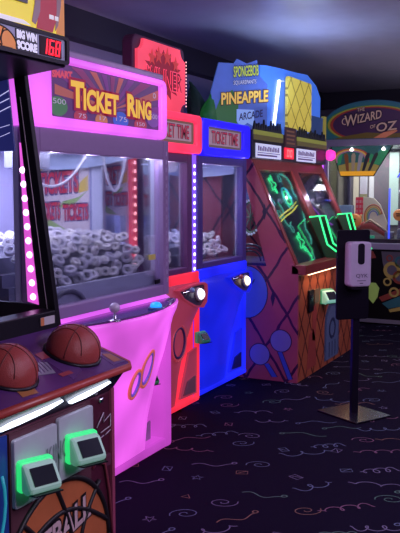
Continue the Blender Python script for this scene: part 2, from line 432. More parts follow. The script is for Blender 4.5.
    loop((3.35, 2.78, 1.80), (3.98, 2.72, 1.84), .20); loop((3.93, 2.60, 1.83), (4.03, 2.50, 1.80), .22)
    # hopper
    q = M(); mat('hopper_shade', (.16, .15, .21), .6)  # dark step colour stands in for shade between the rolls
    for k in range(4): q = M(); q.box(2.92, 4.10, (2.375, 2.46, 2.50, 2.55)[k], (2.46, 2.50, 2.55, 3.30)[k], .955, (1.08, 1.14, 1.20, 1.275)[k]); q.build('hopper_step', MATS['hopper_shade'], T)
    q = M(); q.box(2.92, 4.10, 2.352, 2.374, .955, 1.125); q.build('hopper_front', mat('hopper_white', (.60, .60, .76), .5), T)
    q = M(); q.tube([(3.22+.15*math.cos(x), 2.342, 1.0+.10*math.sin(x)) for x in [i*PI/14 for i in range(15)]], .014, 8); q.build('hopper_hoop', mat('hoop_grey', (.14, .13, .2), .4), T)
    # ticket sheets on the side glass
    POSTM = mat('cream_sheet', (.60, .52, .58), .6, emit=(.6, .5, .6), es=.03); RED = mat('ticket_red', (.62, .03, .08), .5); NAVY = mat('ticket_navy', (.05, .04, .20), .5); YEL = mat('ticket_yellow', (.65, .47, .10), .5); GRN = mat('ticket_green', (.30, .45, .16), .5)
    def sheet(s, d0, d1, z0, z1, parent):
        f = frame((s, d1, z0), (0, -(d1-d0), 0), (0, 0, z1-z0))
        q = M(); q.prism([(0, 0), (1, 0), (1, 1), (0, 1)], f, 0, .004); P = q.build('ticket_sheet', POSTM, parent)
        q = M(); q.prism([(.42, .36), (.70, .40), (.97, .62), (.80, .52), (.5, .46)], f, .004, .006); q.prism([(.05, .12), (.35, .02), (.6, .02), (.2, .2)], f, .004, .006); q.build('green_streak', GRN, P)
        q = M(); q.prism([(.80, .58), (.98, .62), (.98, .84), (.84, .74)], f, .004, .006); q.prism([(.0, .86), (.16, .96), (.10, .99), (0, .95)], f, .004, .006); q.build('yellow_ticket', YEL, P)
        for (t, u0, u1, v0, v1, sl) in (('TICKETS', .02, .80, .56, .86, .06), ('TICKETS', .0, .44, .18, .42, .05), ('TICKETS', .50, .98, .18, .40, .05)):
            q = M(); q.text(t, f, u0, u1, v0, v1, 0, .006, off=.09, slope=sl); q.build('lettering_shadow', NAVY, P)
            q = M(); q.text(t, f, u0, u1, v0, v1, 0, .0075, off=.03, slope=sl); q.build('lettering', RED, P)
    sheet(4.106, 2.81, 3.20, 1.335, 1.76, T)
    q = M(); q.box(3.95, 4.02, 2.2985, 2.3045, 1.20, 1.23); q.prism([(3.96, 1.205), (4.01, 1.205), (4.01, 1.225), (3.96, 1.225)], front(2.2985), 0, .0005); q.build('notice_sticker', mat('yellow_sticker', (.6, .5, .12), .5), T)
    q = M(); q.box(4.02, 4.075, 2.2985, 2.3045, 1.055, 1.08); q.build('black_sticker', BLACK, T)
    # marquee
    f = front(2.285)
    q = M(); ringframe(q, f, rr(2.83, 4.115, 1.888, 2.225, .05), rr(3.03, 4.045, 1.94, 2.19, .008), -.02, .02)
    q.prism(rr(2.83, 4.115, 1.888, 2.225, .05), f, -.36, -.02)
    mq = q.build('marquee', PINKH, T, bevel=.02, seg=3)
    q = M(); q.box(2.93, 4.11, 2.29, 2.62, 2.228, 2.262); q.build('marquee_top_rail', mat('lilac_rail', (.36, .30, .46), .35), T, bevel=.008)
    q = M(); q.prism([(3.03, 1.94), (4.045, 1.94), (4.045, 2.19), (3.03, 2.19)], f, -.012, -.004)
    art = mat('art_dark', (.06, .02, .09), .4, emit=(.10, .03, .16), es=.5); P = q.build('sign_poster', art, mq)
    AF = frame(f(3.03, 1.94, 0), (1.015, 0, 0), (0, 0, .25))
    q = M()
    for i in range(11):
        a0 = PI*(i+.12)/11; a1 = PI*(i+.66)/11; c = (.52, .30); R = .55
        def ed(a):
            x, y = math.cos(a), math.sin(a)*2.4; k = min(.5/abs(x) if x else 9, (.69/y) if y > 0 else 9); k = min(k, 9)
            return (c[0]+x*k*.96, c[1]+y*k*.98)
        q.mat(i % 3); q.prism([c, ed(a0), ed(a1)], AF, -.004, -.0025)
    rb = [mat('ray_purple', (.20, .05, .22), .5, emit=(.14, .04, .20), es=.45), mat('ray_orange', (.5, .14, .10), .5, emit=(.34, .10, .09), es=.45), mat('ray_plum', (.26, .05, .14), .5, emit=(.18, .04, .14), es=.45)]
    q.build('sunburst_art', rb, P)
    TK = [mat('tok_green', (.07, .2, .09), .5, emit=(.06, .2, .08), es=.4), mat('tok_red', (.4, .05, .08), .5, emit=(.4, .05, .1), es=.4), mat('tok_orange', (.5, .2, .08), .5, emit=(.5, .2, .1), es=.4), mat('tok_blue', (.05, .12, .5), .5, emit=(.05, .12, .6), es=.4), mat('tok_violet', (.18, .07, .30), .5, emit=(.2, .08, .35), es=.4)]
    cc = [(.06, .20, 1.5, 0), (.24, .06, 1.1, 1), (.42, .05, 1.1, 2), (.60, .10, 1.5, 3), (.80, .06, 1.3, 1), (.94, .22, 1.4, 4)]
    for u, v, k, ci in cc:
        q = M(); pts = [(min(max(x, .003), .997), min(max(y, .01), .99)) for x, y in circ(u, v, .05*k, 20, ry=.12*k)]; q.prism(pts, AF, -.0025, -.0015); q.build('token_art', TK[ci], P)
    for t, u0, u1, v0, v1 in (('500', .02, .12, .24, .34), ('175', .55, .66, .08, .18), ('75', .22, .28, .04, .12), ('17', .40, .46, .05, .13), ('150', .76, .84, .04, .12), ('500', .90, .98, .24, .34)):
        q = M(); q.text(t, AF, u0, u1, v0, v1, 0, .0005); q.build('token_number', mat('pale_ink', (.6, .55, .65), .5, emit=(.5, .45, .6), es=.3), P)
    q = M()
    for k, mi in ((.13, 0), (.045, 1)):
        q.mat(mi); w = .0005+mi*.002
        for t, u0, u1, v0, v1, sl in (('T', .165, .26, .25, .70, 0), ('ICKET', .265, .57, .22, .60, -.03), ('R', .665, .745, .24, .66, 0), ('ING', .75, .905, .22, .58, -.03)):
            q.text(t, AF, u0, u1, v0, v1, 0, w, off=k, slope=sl)
    q.build('lettering', [mat('letter_crimson', (.30, .01, .05), .5, emit=(.35, .01, .06), es=.4), mat('letter_yellow', (.85, .55, .06), .5, emit=(.9, .55, .06), es=.55)], P)
    q = M(); q.text('SMART', AF, .02, .17, .72, .84, 0, .0005, off=.07, slope=.25); q.build('maker_lettering', mat('letter_red', (.5, .06, .09), .5, emit=(.6, .08, .14), es=.6), P)
    q = M(); ringframe(q, AF, circ(.95, .76, .016, 16, ry=.06), circ(.95, .76, .010, 16, ry=.04), -.001, 0); q.build('registered_mark', MATS['pale_ink'], P)
    area('crane_interior_light', (3.5, 2.9, 1.815), .9, 13, (.80, .78, 1), (0, 0, 0), .5, spec=0)
    for x in (3.1, 3.4, 3.7, 4.0): point('crane_front_fill', (x, 2.335, 1.76), 1.6, (.84, .80, 1), 0)  # unseen points added to brighten the roll fronts
    area('crane_side_fill', (2.93, 2.78, 1.62), .7, 7, (.85, .82, 1), (0, -PI/2, 0), .06, spec=0)  # unseen strip added to brighten the ticket sheets
    rolls(3.0, 4.075, 2.412, 1.135, 2.53, 1.325, 3.05, 'white paper ticket roll heaped behind the glass of the pink crane machine', 'ticket rolls in the pink machine')
    return sheet
SHEET = pink_machine()

# ------------------------------------------------------------------ the two slim ring machines
def slim_machine(s0, d, key, label, glow, body, marq, led_col):
    T = thing('slim_crane_machine', label, 'arcade machine', (s0+.45, d+.45, 0))
    w = .84 if key == 'red' else .89
    wb = w
    m = M(); m.box(s0, s0+w, d+.03, d+.80, .07, .96); m.build('cabinet_body', glow, T, bevel=.03, seg=3)
    for x in (s0+.1, s0+w-.1):
        for y in (d+.12, d+.7):
            f = M(); f.lathe([(.03, 0), (.03, .02), (.014, .025), (.014, .09)], (x, y, 0), n=14); f.build('foot', BLACK, T)
    a = apron([(.10, s0+.03, s0+.50, d+.01, .01), (.3, s0+.03, s0+.54, d+.005, .02), (.5, s0+.03, s0+.62, d, .03), (.66, s0+.03, s0+.74, d-.005, .05),
               (.76, s0+.03, s0+.84, d-.01, .065), (.90, s0+.03, s0+.865, d+.0, .05), (.965, s0+.03, s0+.865, d+.02, .02)], back=d+.05)
    A = a.build('front_apron', body, T)
    q = M(); q.box(s0+.86, s0+w, d-.005, d+.04, .075, .965); q.box(s0, s0+w, d-.01, d+.04, .07, .105); q.box(s0, s0+w, d-.01, d+.05, .945, 1.02); q.build('lit_edge', glow, T, bevel=.012)
    # control recess
    fr = front(d)
    o = [(.40, .925), (.62, .945), (.80, .945), (.845, .925), (.85, .87), (.835, .80), (.78, .765), (.66, .785), (.56, .825), (.47, .865)]
    cx, cz = .66, .865
    inn = [(cx+(u-cx)*.9, cz+(v-cz)*.86) for u, v in o]
    q = M(); ringframe(q, lambda u, v, w=0.0: fr(s0+u, v, w), o, inn, .03, .075); R = q.build('control_recess', body, T)
    q = M(); q.prism([(s0+u, v) for u, v in inn], fr, .03, .056); q.build('recess_panel', mat('recess_dark_'+key, (.06, .05, .09), .25), R)
    jx, jz = s0+.52, .90; y0 = d-.055
    q = M(); q.lathe([(.022, 0), (.02, .006), (.008, .010), (.007, .05)], (jx, y0, jz), (0, -1, .35), 14); J = q.build('joystick', CHROME, T)
    q = M(); q.lathe([(.0005, 0), (.014, .004), (.02, .017), (.014, .03), (.0005, .035)], (jx, y0-.045, jz+.016), (0, -1, .35), 14); q.build('joystick_ball', mat('ball_'+key, (.5, .1, .1) if key == 'blue' else (.2, .35, .6), .2), J)
    bx, bz = s0+.73, .865
    q = M(); q.lathe([(.05, 0), (.05, .012), (.042, .018)], (bx, y0, bz), (0, -1, .2), 20); B = q.build('push_button', mat('btn_ring_'+key, (.5, .5, .5), .3), T)
    q = M(); q.lathe([(.040, 0), (.038, .016), (.026, .03), (.0005, .036)], (bx, y0-.012, bz+.002), (0, -1, .2), 20)
    ec = (1, .75, .45) if key == 'blue' else (.85, .85, 1)
    q.build('button_dome', mat('btn_glow_'+key, (.8, .7, .6), .3, emit=ec, es=2.2), B)
    # ring emblem on the apron
    if key == 'red':
     q = M()
     for j, (rad, mi) in enumerate(((.125, 0), (.103, 1))):
         q.mat(mi); q.tube([(s0+.46+rad*.8*math.cos(x), d-.045+.12*(rad*math.sin(x))*-.25, .56+rad*math.sin(x)) for x in [i*2*PI/32 for i in range(32)]], .009, 6, closed=True)
     q.build('ring_emblem', [mat('emblem_out_'+key, (.6, .1, .12) if key == 'red' else (.01, .03, .45), .4, emit=(.5, .05, .08) if key == 'red' else (.0, .02, .5), es=.3), mat('emblem_in_'+key, (.06, .03, .15), .4)], T)
    # chute
    q = M(); q.prism([(s0+.58, .13), (s0+.84, .12), (s0+.84, .46), (s0+.72, .44)], fr, -.028, -.01); C = q.build('prize_chute', body, T)
    q = M(); q.prism([(s0+.62, .15), (s0+.80, .14), (s0+.80, .26), (s0+.68, .24)], fr, -.01, .0); q.build('chute_flap', mat('flap_'+key, (.28, .12, .16) if key == 'red' else (.01, .02, .3), .4), C)
    if key == 'red': card_reader(T, (s0+.84, d-.005, .54), (-.25, -1, 0), .8, mat('reader_navy', (.04, .08, .14), .4, emit=(.02, .25, .12), es=.25))
    # window
    wu = .75 if key == 'red' else w
    q = M(); q.box(s0+.0, s0+.08, d+.0, d+.06, 1.02, 1.85); q.box(s0+wu-.075, s0+wu, d+.0, d+.06, 1.02, 1.85); q.box(s0+.08, s0+wu-.075, d, d+.06, 1.79, 1.85); q.box(s0+.08, s0+wu-.075, d, d+.06, 1.02, 1.06)
    q.build('window_frame', mat('frame_'+key, (.14, .05, .16) if key == 'red' else (.09, .06, .26), .35), T, bevel=.006)
    q = M(); q.box(s0+.08, s0+wu-.075, d+.025, d+.031, 1.06, 1.79); q.build('window_glass', GLASSH, T)
    for x0, x1 in ((s0, s0+.03), (s0+wu-.03, s0+wu)):
        for y0_, y1_ in ((d+.06, d+.09), (d+.72, d+.80)):
            q = M(); q.box(x0, x1, y0_, y1_, .96, 1.85); q.build('side_post', POST, T, bevel=.004)
        q = M(); q.box((x0+x1)/2-.003, (x0+x1)/2+.003, d+.09, d+.72, .96, 1.80); q.build('side_glass', GLASS, T)
        q = M(); q.box(x0, x1, d+.09, d+.72, 1.80, 1.85); q.build('side_rail', POST, T)
    q = M(); q.box(s0+.03, s0+wu-.03, d+.76, d+.79, .96, 1.85); q.build('back_panel', LILAC, T)
    pts = [(.0+i*.63/12, 1.76-.05*math.sin(PI*(.2+i/12*.6))) for i in range(13)]
    q = M(); q.prism(pts+[(.63, 1.85), (0, 1.85)], frame((s0+wu-.04, d+.72, 0), (0, -1, 0), (0, 0, 1)), 0, .015); q.build('light_valance', MATS['pale_valance'], T)
    q = M(); q.box(s0+.04, s0+wu-.04, d+.07, d+.19, .962, 1.05); q.build('hopper_step', MATS['hopper_shade'], T)
    q = M(); q.box(s0+.04, s0+wu-.04, d+.19, d+.26, .962, 1.105); q.build('hopper_step', MATS['hopper_shade'], T)
    q = M(); q.box(s0+.04, s0+wu-.04, d+.26, d+.74, .962, 1.165); q.build('hopper_step', MATS['hopper_shade'], T)
    if key == 'red':
        q = M(); q.tube([(s0+.62+.045*math.cos(PI*t), d+.30, 1.76-.19*math.sin(PI*t)**.7) for t in [i/18 for i in range(19)]], .007, 8); q.build('hose', MATS['white_hose'], T)
        q = M(); q.box(s0+.62, s0+.76, d+.40, d+.52, 1.30, 1.42); q.build('crane_carriage', MATS['carriage_grey'], T, bevel=.008)
        q = M(); q.box(s0+.685, s0+.695, d+.455, d+.465, 1.42, 1.82); q.build('crane_rod', CHROME, T)
        SHEET(s0+wu-.034, d+.27, d+.47, 1.42, 1.78, T)
        SHEET(s0-.006, d+.06, d+.27, 1.44, 1.78, T)
    # corner light strip
    if key == 'red':
        for a, c, ec, e in ((s0-.055, (1, .08, .15), (1, .35, .3), 4.5), (s0+.752, (.16, .06, .9), (.45, .42, 1), 4.5)):
            q = M(); q.box(a, a+.055, d+.0, d+.03, 1.0, 1.845); S = q.build('led_strip', glowmat('strip_%d' % (a*10), c, 1.3, base=.3), T)
            copy_leds(S, 'led', mat('led_%d' % (a*10), (1, .9, .95), .4, emit=ec, es=e), [(a+.027, d-.001, 1.04+i*.052) for i in range(15)], .013, (0, -1, 0))
    # marquee
    f = front(d-.02)
    q = M(); ringframe(q, f, rr(s0-.005, s0+w+.005, 1.852, 2.12, .04), rr(s0+.115, s0+.74, 1.915, 2.065, .02), -.02, .015); q.prism(rr(s0-.005, s0+w+.005, 1.852, 2.12, .04), f, -.35, -.02)
    mq = q.build('marquee', marq, T, bevel=.02, seg=3)
    q = M(); q.prism(rr(s0+.115, s0+.74, 1.915, 2.065, .02), f, -.018, -.006); P = q.build('sign_poster', mat('sign_cream_'+key, (.45, .30, .34), .5, emit=(.42, .30, .34), es=.35), mq)
    AF = frame(f(s0+.115, 1.915, 0), (.625, 0, 0), (0, 0, .15))
    q = M(); ringframe(q, AF, rr(.0, 1, 0, 1, .02), rr(.05, .95, .12, .9, .02), -.006, -.0045); q.build('sign_border', mat('sign_olive', (.22, .17, .10), .5, emit=(.2, .15, .1), es=.2), P)
    q = M(); q.text('TICKET TIME', AF, .12, .88, .22, .82, 0, -.003, off=.03); q.build('lettering_shadow', mat('sign_navy', (.06, .02, .12), .5), P)
    q = M(); q.text('TICKET TIME', AF, .12, .88, .22, .82, 0, -.0012, off=.0); q.build('lettering', mat('sign_red', (.55, .04, .08), .5, emit=(.6, .03, .08), es=.35), P)
    point('slim_hidden_fill', (s0+.07, d+.16, 1.55), 9 if key == 'blue' else 1.5, (1, .85, .85), .01)  # hidden point added to brighten what shows through the side glass
    area('slim_interior_light', (s0+.42, d+.42, 1.78), .5, 7, (.85, .85, 1), (0, 0, 0), .4, spec=0)
    for x in (.2, .5): point('slim_front_fill', (s0+x, d+.05, 1.76), 1.2, (.85, .8, 1), 0)  # unseen points added under the window head to light the rolls
    rolls(s0+.09, s0+(.75 if key == 'red' else w)-.09, d+.125, 1.10, d+.26, 1.225, d+.62, 'white paper ticket roll heaped behind the glass of the %s glowing machine' % key, 'ticket rolls in the %s machine' % key, step=.064)
    return T
REDG = glowmat('red_lit_plastic', (1.0, .03, .07), .80, base=.4)
REDB = glowmat('red_body_plastic', (.42, .05, .10), .38, base=.9)
REDM = glowmat('red_marquee_plastic', (1.0, .04, .12), .95, base=.4)
BLUEG = glowmat('blue_lit_plastic', (.012, .02, 1.0), .95, base=.3)
BLUEB = glowmat('blue_body_plastic', (.01, .018, .85), .72, base=.35)
BLUEM = glowmat('blue_marquee_plastic', (.02, .01, 1.0), .95, base=.3)
RT = slim_machine(4.29, 2.58, 'red', 'slim red glowing crane machine with a lit red ticket shaped sign on its roof', REDG, REDB, REDM, (1, .08, .15))
BT = slim_machine(5.21, 2.62, 'blue', 'slim deep blue glowing crane machine beside the red one', BLUEG, BLUEB, BLUEM, (.16, .05, 1))
# red ticket-shaped topper on the red machine
def topper():
    f = front(2.72); u0, u1, v0, v1, r = 4.51, 5.19, 2.125, 2.595, .075
    def notched(u0, u1, v0, v1, r):
        pts = []
        for cx, cz, a in ((u1, v0, PI), (u1, v1, PI*1.5), (u0, v1, 0), (u0, v0, PI/2)):
            for i in range(7):
                q = a-PI/2*i/6; pts.append((cx+r*math.cos(q), cz+r*math.sin(q)))
        return pts
    q = M(); q.prism(rr(u0-.02, u1+.02, v0-.005, v1+.012, .06), f, -.09, -.01); B = q.build('sign_topper', mat('plum_casing', (.10, .03, .08), .5), RT, bevel=.01)
    q = M(); q.prism(notched(u0+.01, u1-.01, v0+.01, v1-.01, r), f, -.012, .012); P = q.build('lit_panel', glowmat('topper_red', (1.0, .07, .14), .85, base=.3), B, bevel=.004)
    dk = mat('topper_dark_red', (.25, .01, .03), .5, emit=(.30, .01, .03), es=.5); dk2 = mat('topper_blood', (.12, .0, .02), .5, emit=(.35, .0, .03), es=.3)
    cx, cz = 4.86, 2.38; pts = []
    for i in range(32):
        R = (.27, .17) if i % 2 == 0 else (.18, .12); q_ = 2*PI*i/32; pts.append((cx+R[0]*math.cos(q_), cz+R[1]*math.sin(q_)))
    q = M(); q.prism(pts, f, .012, .014); q.build('burst_art', dk, P)
    q = M()
    for sx, sz, R in ((4.70, 2.475, .055), (4.79, 2.50, .06), (4.91, 2.505, .065), (5.03, 2.47, .055)):
        q.prism([(sx+(R if i % 2 == 0 else R*.42)*math.cos(PI/2+PI*i/5), sz+(R if i % 2 == 0 else R*.42)*math.sin(PI/2+PI*i/5)) for i in range(10)], f, .014, .016)
    q.build('star_art', mat('topper_star', (.5, .05, .05), .5, emit=(.65, .05, .05), es=.5), P)
    q = M(); q.text('WINNER', f, 4.62, 5.11, 2.285, 2.415, 0, .017, off=.03); q.build('lettering_outline', mat('topper_pink', (.9, .1, .2), .5, emit=(1, .08, .16), es=.9), P)
    q = M(); q.text('WINNER', f, 4.62, 5.11, 2.285, 2.415, 0, .019, off=.0); q.build('lettering', dk2, P)
    copy_leds(P, 'led', mat('topper_led', (1, .8, .8), .4, emit=(1, .4, .4), es=2), [(5.195, 2.71, 2.20+i*.024) for i in range(14)], .006, (0, -1, 0))
    q = M(); q.box(4.7, 4.9, 2.74, 2.80, 2.10, 2.14); q.build('topper_bracket', BLACK, RT)
topper()

# ------------------------------------------------------------------ basketball machine
def basketball():
    T = thing('basketball_arcade_machine', 'dark basketball arcade machine with two dome shaped balls and score 168', 'arcade machine', (2.08, 2.1, 0))
    s0, s1 = 1.705, 2.462
    m = M(); m.box(s0, s1, 1.60, 2.55, .05, .86); m.build('cabinet_body', mat('maroon_body', (.075, .012, .03), .35), T, bevel=.006)
    m = M(); m.box(s0+.02, s1-.02, 1.64, 2.5, 0, .05); m.build('plinth', BLACK, T)
    f = front(1.60)
    e = M(); e.box(s1-.014, s1+.004, 1.59, 1.62, .05, .87); lab(e.build('edge_trim', mat('rose_trim', (.32, .06, .12), .35), T), 'thin rose coloured edge strip')
    # left blue art panel and right maroon panel on the front
    m = M(); m.prism([(s0+.005, .06), (1.866, .06), (1.866, .855), (s0+.005, .855)], f, 0, .008); B = m.build('side_art_panel', mat('royal_panel', (.02, .05, .28), .3), T)
    m = M(); m.tube([(1.74+.05*math.sin(i*.5), 1.589, .2+i*.04) for i in range(14)], .005, 6); m.tube([(1.83+.02*math.sin(i*.7), 1.589, .15+i*.045) for i in range(14)], .005, 6); m.build('cyan_streaks', mat('cyan_ink', (.05, .4, .5), .4, emit=(.02, .4, .5), es=.3), B)
    m = M(); m.prism([(1.874, .06), (2.31, .06), (2.31, .855), (1.874, .855)], f, 0, .010); D = m.build('coin_door', mat('door_charcoal', (.10, .035, .05), .35), T)
    # ball artwork on the door and panel
    c = (2.12, .335); R = .29; U1 = 2.444
    def clipc(pts): return [(min(max(u, 1.876), U1), max(v, .065)) for u, v in pts]
    m = M(); m.prism(clipc(circ(c[0], c[1], R, 48)), f, .010, .012); bp = m.build('ball_art', mat('ball_orange', (.48, .13, .05), .4, noise=.25, nscale=12), D)
    m = M(); q = .0135
    def strip(pts, r=.009): m.tube([tuple(f(u, v, q)) for u, v in clipc(pts)], r, 6)
    strip([(c[0]+R*math.cos(x), c[1]+R*math.sin(x)) for x in [i*2*PI/60 for i in range(61)]], .010)
    strip([(c[0]-R+2*R*t, c[1]+.05+.13*math.sin(PI*t)) for t in [i/24 for i in range(25)]])
    strip([(c[0]-.03+.10*math.sin(PI*t), c[1]-R+2*R*t) for t in [i/24 for i in range(25)]])
    strip([(c[0]-.20+.13*math.sin(PI*t), c[1]-R*.6+1.35*R*t) for t in [i/24 for i in range(25)]])
    strip([(c[0]+.235-.12*math.sin(PI*t), c[1]-R*.6+1.35*R*t) for t in [i/24 for i in range(25)]])
    m.build('ball_seams', mat('seam_black', (.012, .008, .012), .5), D)
    m = M(); m.text('BASKETBALL', f, 1.72, 2.29, .335, .42, 0, .016, off=.10, slope=.20); m.v = [v if v[0] > 1.88 else (1.88, v[1], v[2]) for v in m.v]; m.build('lettering_shadow', MATS['seam_black'], D)
    m = M(); m.text('BASKETBALL', f, 1.72, 2.29, .335, .42, 0, .0185, off=.03, slope=.20); m.v = [v if v[0] > 1.88 else (1.88, v[1], v[2]) for v in m.v]; m.build('lettering', mat('letter_rose', (.60, .42, .44), .4), D)
    # seam and hardware on the right
    m = M(); m.tube([(2.33, 1.598, .60), (2.345, 1.592, .62), (2.40, 1.592, .60), (2.43, 1.592, .48), (2.445, 1.592, .30)], .006, 6); m.build('panel_curve', mat('dull_red', (.22, .04, .06), .4), T)
    m = M(); m.tube([(2.355, 1.594, .745), (2.40, 1.594, .79), (2.40, 1.594, .755), (2.445, 1.594, .775), (2.445, 1.594, .73), (2.38, 1.594, .72)], .0025, 5); m.tube([(2.37, 1.594, .70), (2.40, 1.594, .705)], .0025, 5); m.tube([(2.41, 1.594, .705), (2.445, 1.594, .715)], .0025, 5); m.build('line_graphic', mat('pale_line', (.5, .4, .5), .4), T)
    for u, v in ((2.385, .84), (1.935, .43)):
        m = M(); m.lathe([(.012, 0), (.012, .006), (.008, .012), (.0005, .014)], f(u, v, .0 if u > 2.3 else .010), (0, -1, 0), 14); m.build('cam_lock', CHROME, T)
    m = M(); m.prism(rr(2.405, 2.44, .585, .63, .006), f, 0, .012); m.build('latch_box', mat('latch_maroon', (.12, .03, .06), .35), T, bevel=.003)
    # white reader plates
    for u0, u1, v0, v1 in ((1.878, 2.095, .615, .835), (2.105, 2.305, .63, .845)):
        m = M(); m.prism(rr(u0, u1, v0, v1, .01), f, .010, .026); P = m.build('reader_plate', mat('plate_white', (.46, .46, .54), .4), T, bevel=.003)
    m = M(); m.text('KING', f, 2.035, 2.15, .70, .765, 0, .0285, off=.01, slope=.1); m.build('plate_lettering', mat('ghost_grey', (.20, .20, .25), .4), T)
    for (u, v) in ((1.945, .722), (2.195, .735)):
        card_reader(T, (u, 1.562, v), (-.42, -1, 0), .95)
    # fascia with light bars
    pr = lambda u, v, w=0.0: Vector((w, u, v))
    m = M(); m.prism([(1.60, .86), (1.64, .86), (1.64, .965), (1.53, .965), (1.53, .953)], pr, s0, s1); m.build('fascia', mat('fascia_navy', (.015, .018, .04), .25), T)
    # sloping frame on fascia: from (1.60,.86) to (1.515,.945)
    n = math.hypot(.085, .085); ff = frame((0, 1.60, .86), (1, 0, 0), Vector((0, -.07, .093)).normalized())
    for a, b in ((1.80, 2.10), (2.155, 2.385)):
        m = M(); m.prism([(a, .040), (a+.05, .053), (b-.07, .063), (b, .070), (b-.03, .058), (b-.08, .044), (a+.1, .034), (a+.02, .033)], ff, .001, .010)
        m.build('light_bar', mat('light_bar_white', (.9, .92, 1), .4, emit=(.75, .85, 1), es=2.6), T)
    # control deck
    P0, P1 = Vector((0, 1.505, .975)), Vector((0, 1.84, 1.085))
    sl = (P1-P0); L = sl.length; df = frame(P0, (1, 0, 0), sl.normalized())
    m = M(); m.prism([(s0, 0), (s1-.01, 0), (s1-.01, L), (s0, L)], df, -.02, 0); K = m.build('control_deck', mat('deck_purple', (.09, .03, .15), .25, noise=.4, nscale=5), T, bevel=.004)
    m = M(); m.tube([tuple(df(s0, -.004, -.012)), tuple(df(s1-.03, -.004, -.012)), tuple(df(s1-.008, .012, -.012)), tuple(df(s1-.006, L, -.012))], .014, 8); lab(m.build('deck_edge', mat('edge_red', (.42, .06, .05), .35), K), 'red bumper edge of the deck')
    # printed patches on the deck
    m = M()
    m.mat(0); m.prism([(2.12, .02), (2.21, .05), (2.28, .20), (2.16, .22)], df, 0, .001); m.prism([(2.36, .02), (2.44, .02), (2.44, .10), (2.39, .12)], df, 0, .001)
    m.mat(1); m.prism([(2.14, .17), (2.21, .17), (2.20, .215), (2.15, .21)], df, .001, .002); m.prism([(2.10, .05), (2.16, .05), (2.16, .07), (2.10, .07)], df, .001, .002)
    m.mat(2); m.prism([(2.01, .10), (2.10, .08), (2.14, .15), (2.05, .18)], df, .001, .002)
    m.mat(3); m.prism([(2.385, .035), (2.43, .03), (2.435, .085), (2.40, .10)], df, .001, .002); m.prism([(1.86, .02), (1.93, .015), (1.95, .06), (1.88, .07)], df, .001, .002)
    for i in range(5): m.mat(0); m.prism([(2.03+i*.018, .10), (2.034+i*.018, .10), (2.07+i*.016, .165), (2.066+i*.016, .165)], df, .002, .003)
    m.build('deck_print', [mat('print_violet', (.10, .04, .17), .3), mat('print_red', (.35, .06, .08), .3), mat('print_grey', (.25, .24, .32), .3), mat('print_orange', (.40, .16, .05), .3)], K)
    m = M(); m.lathe([(.028, 0), (.028, .008), (.02, .014), (.0005, .015)], df(2.11, .235, 0), sl.cross(Vector((-1, 0, 0))), 18); m.build('start_button', BLACK, T)
    def dome(s, v, r):
        c = df(s, v, .004); N = Vector((1, 0, 0)).cross(sl.normalized())
        prof = [(r*.93, 0)]+[(r*math.cos(a), r*.95*(math.sin(a)+.15)) for a in [-.15+i*(PI/2+.15)/14 for i in range(14)]]+[(.0005, r*.95*1.15)]
        m = M(); m.lathe(prof, c, N, 40); o = m.build('ball_button', mat('ball_rubber', (.34, .055, .05), .38, noise=.15, nscale=300, bump=.25), T)
        m = M()
        X = Vector((1, 0, 0)); Y = N.cross(X)
        def onball(az, el): return c+(X*math.cos(az)+Y*math.sin(az))*r*math.cos(el)*1.003+N*r*.95*(math.sin(el)*1.003+.15)
        for az in (.3, .3+PI/2):
            pts = [onball(az, el) for el in [i*PI/2/12 for i in range(12)]]+[onball(az+PI, PI/2-i*PI/2/12) for i in range(13)]
            m.tube([tuple(p) for p in pts], .0022, 5)
        for sg in (-1, 1):
            pts = []
            for i in range(15):
                t = -1+2*i/14; a = .3+PI/4+sg*.0; x = .62*sg*(1-.35*(1-t*t)); y = t*.75
                k = x*x+y*y
                if k < .98: pts.append(onball(math.atan2(y, x), math.acos(math.sqrt(k))))
            m.tube([tuple(p) for p in pts], .0022, 5)
        m.build('ball_seam', mat('ball_groove', (.15, .028, .026), .5), o)
        m = M(); m.lathe([(r*1.08, -.004), (r*1.08, .004), (r*.9, .006)], c, N, 36); m.build('ball_collar', BLACK, o)
    dome(2.285, .15, .097); dome(1.925, .14, .094)
    # lower cage bar and posts
    m = M(); m.prism([(1.83, 1.08), (1.88, 1.08), (1.90, 1.15), (1.84, 1.145)], pr, s0, s1); m.build('cage_bar', BLACK, T, bevel=.004)
    m = M(); m.prism(rr(2.345, 2.43, 1.10, 1.13, .003), front(1.832), 0, .003); S = m.build('warning_sticker', mat('sticker_white', (.5, .47, .5), .5), T)
    m = M(); m.prism(rr(2.345, 2.365, 1.10, 1.13, .002), front(1.8285), 0, .001); m.build('sticker_symbol', mat('sticker_orange', (.6, .2, .08), .5), S)
    m = M(); m.prism([(1.86, 1.05), (2.5, 1.05), (2.5, 1.10), (1.88, 1.10)], pr, s0+.02, 2.45); m.build('cage_floor', mat('pale_floor', (.42, .36, .34), .5), T)
    def post(x0, x1):
        m = M(); m.prism([(1.829, 1.085), (1.908, 1.085), (2.018, 2.05), (1.967, 2.05)], pr, x0, x1); return m.build('cage_post', BLACK, T, bevel=.003)
    post(s0, s0+.025); RP = post(2.447, 2.472)
    m = M(); m.tube([(2.446, 1.872, 1.12), (2.446, 1.985, 1.95)], .0016, 5); m.build('post_line', MATS['pale_line'], RP)
    # pink light strip behind the post, on the cage side
    m = M(); m.prism([(1.917, 1.16), (1.972, 1.17), (1.99, 1.62), (1.997, 1.78), (1.988, 1.77), (1.953, 1.62), (1.925, 1.35)], pr, 2.450, 2.460); S = m.build('led_strip', glowmat('hot_pink_strip', (.90, .12, .80), .85, base=.3), T)
    copy_leds(S, 'led', mat('hot_pink_led', (1, .8, 1), .4, emit=(1, .50, .95), es=4.5), [(2.449, 1.944+i*.0043, 1.19+i*.054) for i in range(10)], .013, (-1, 0, 0))
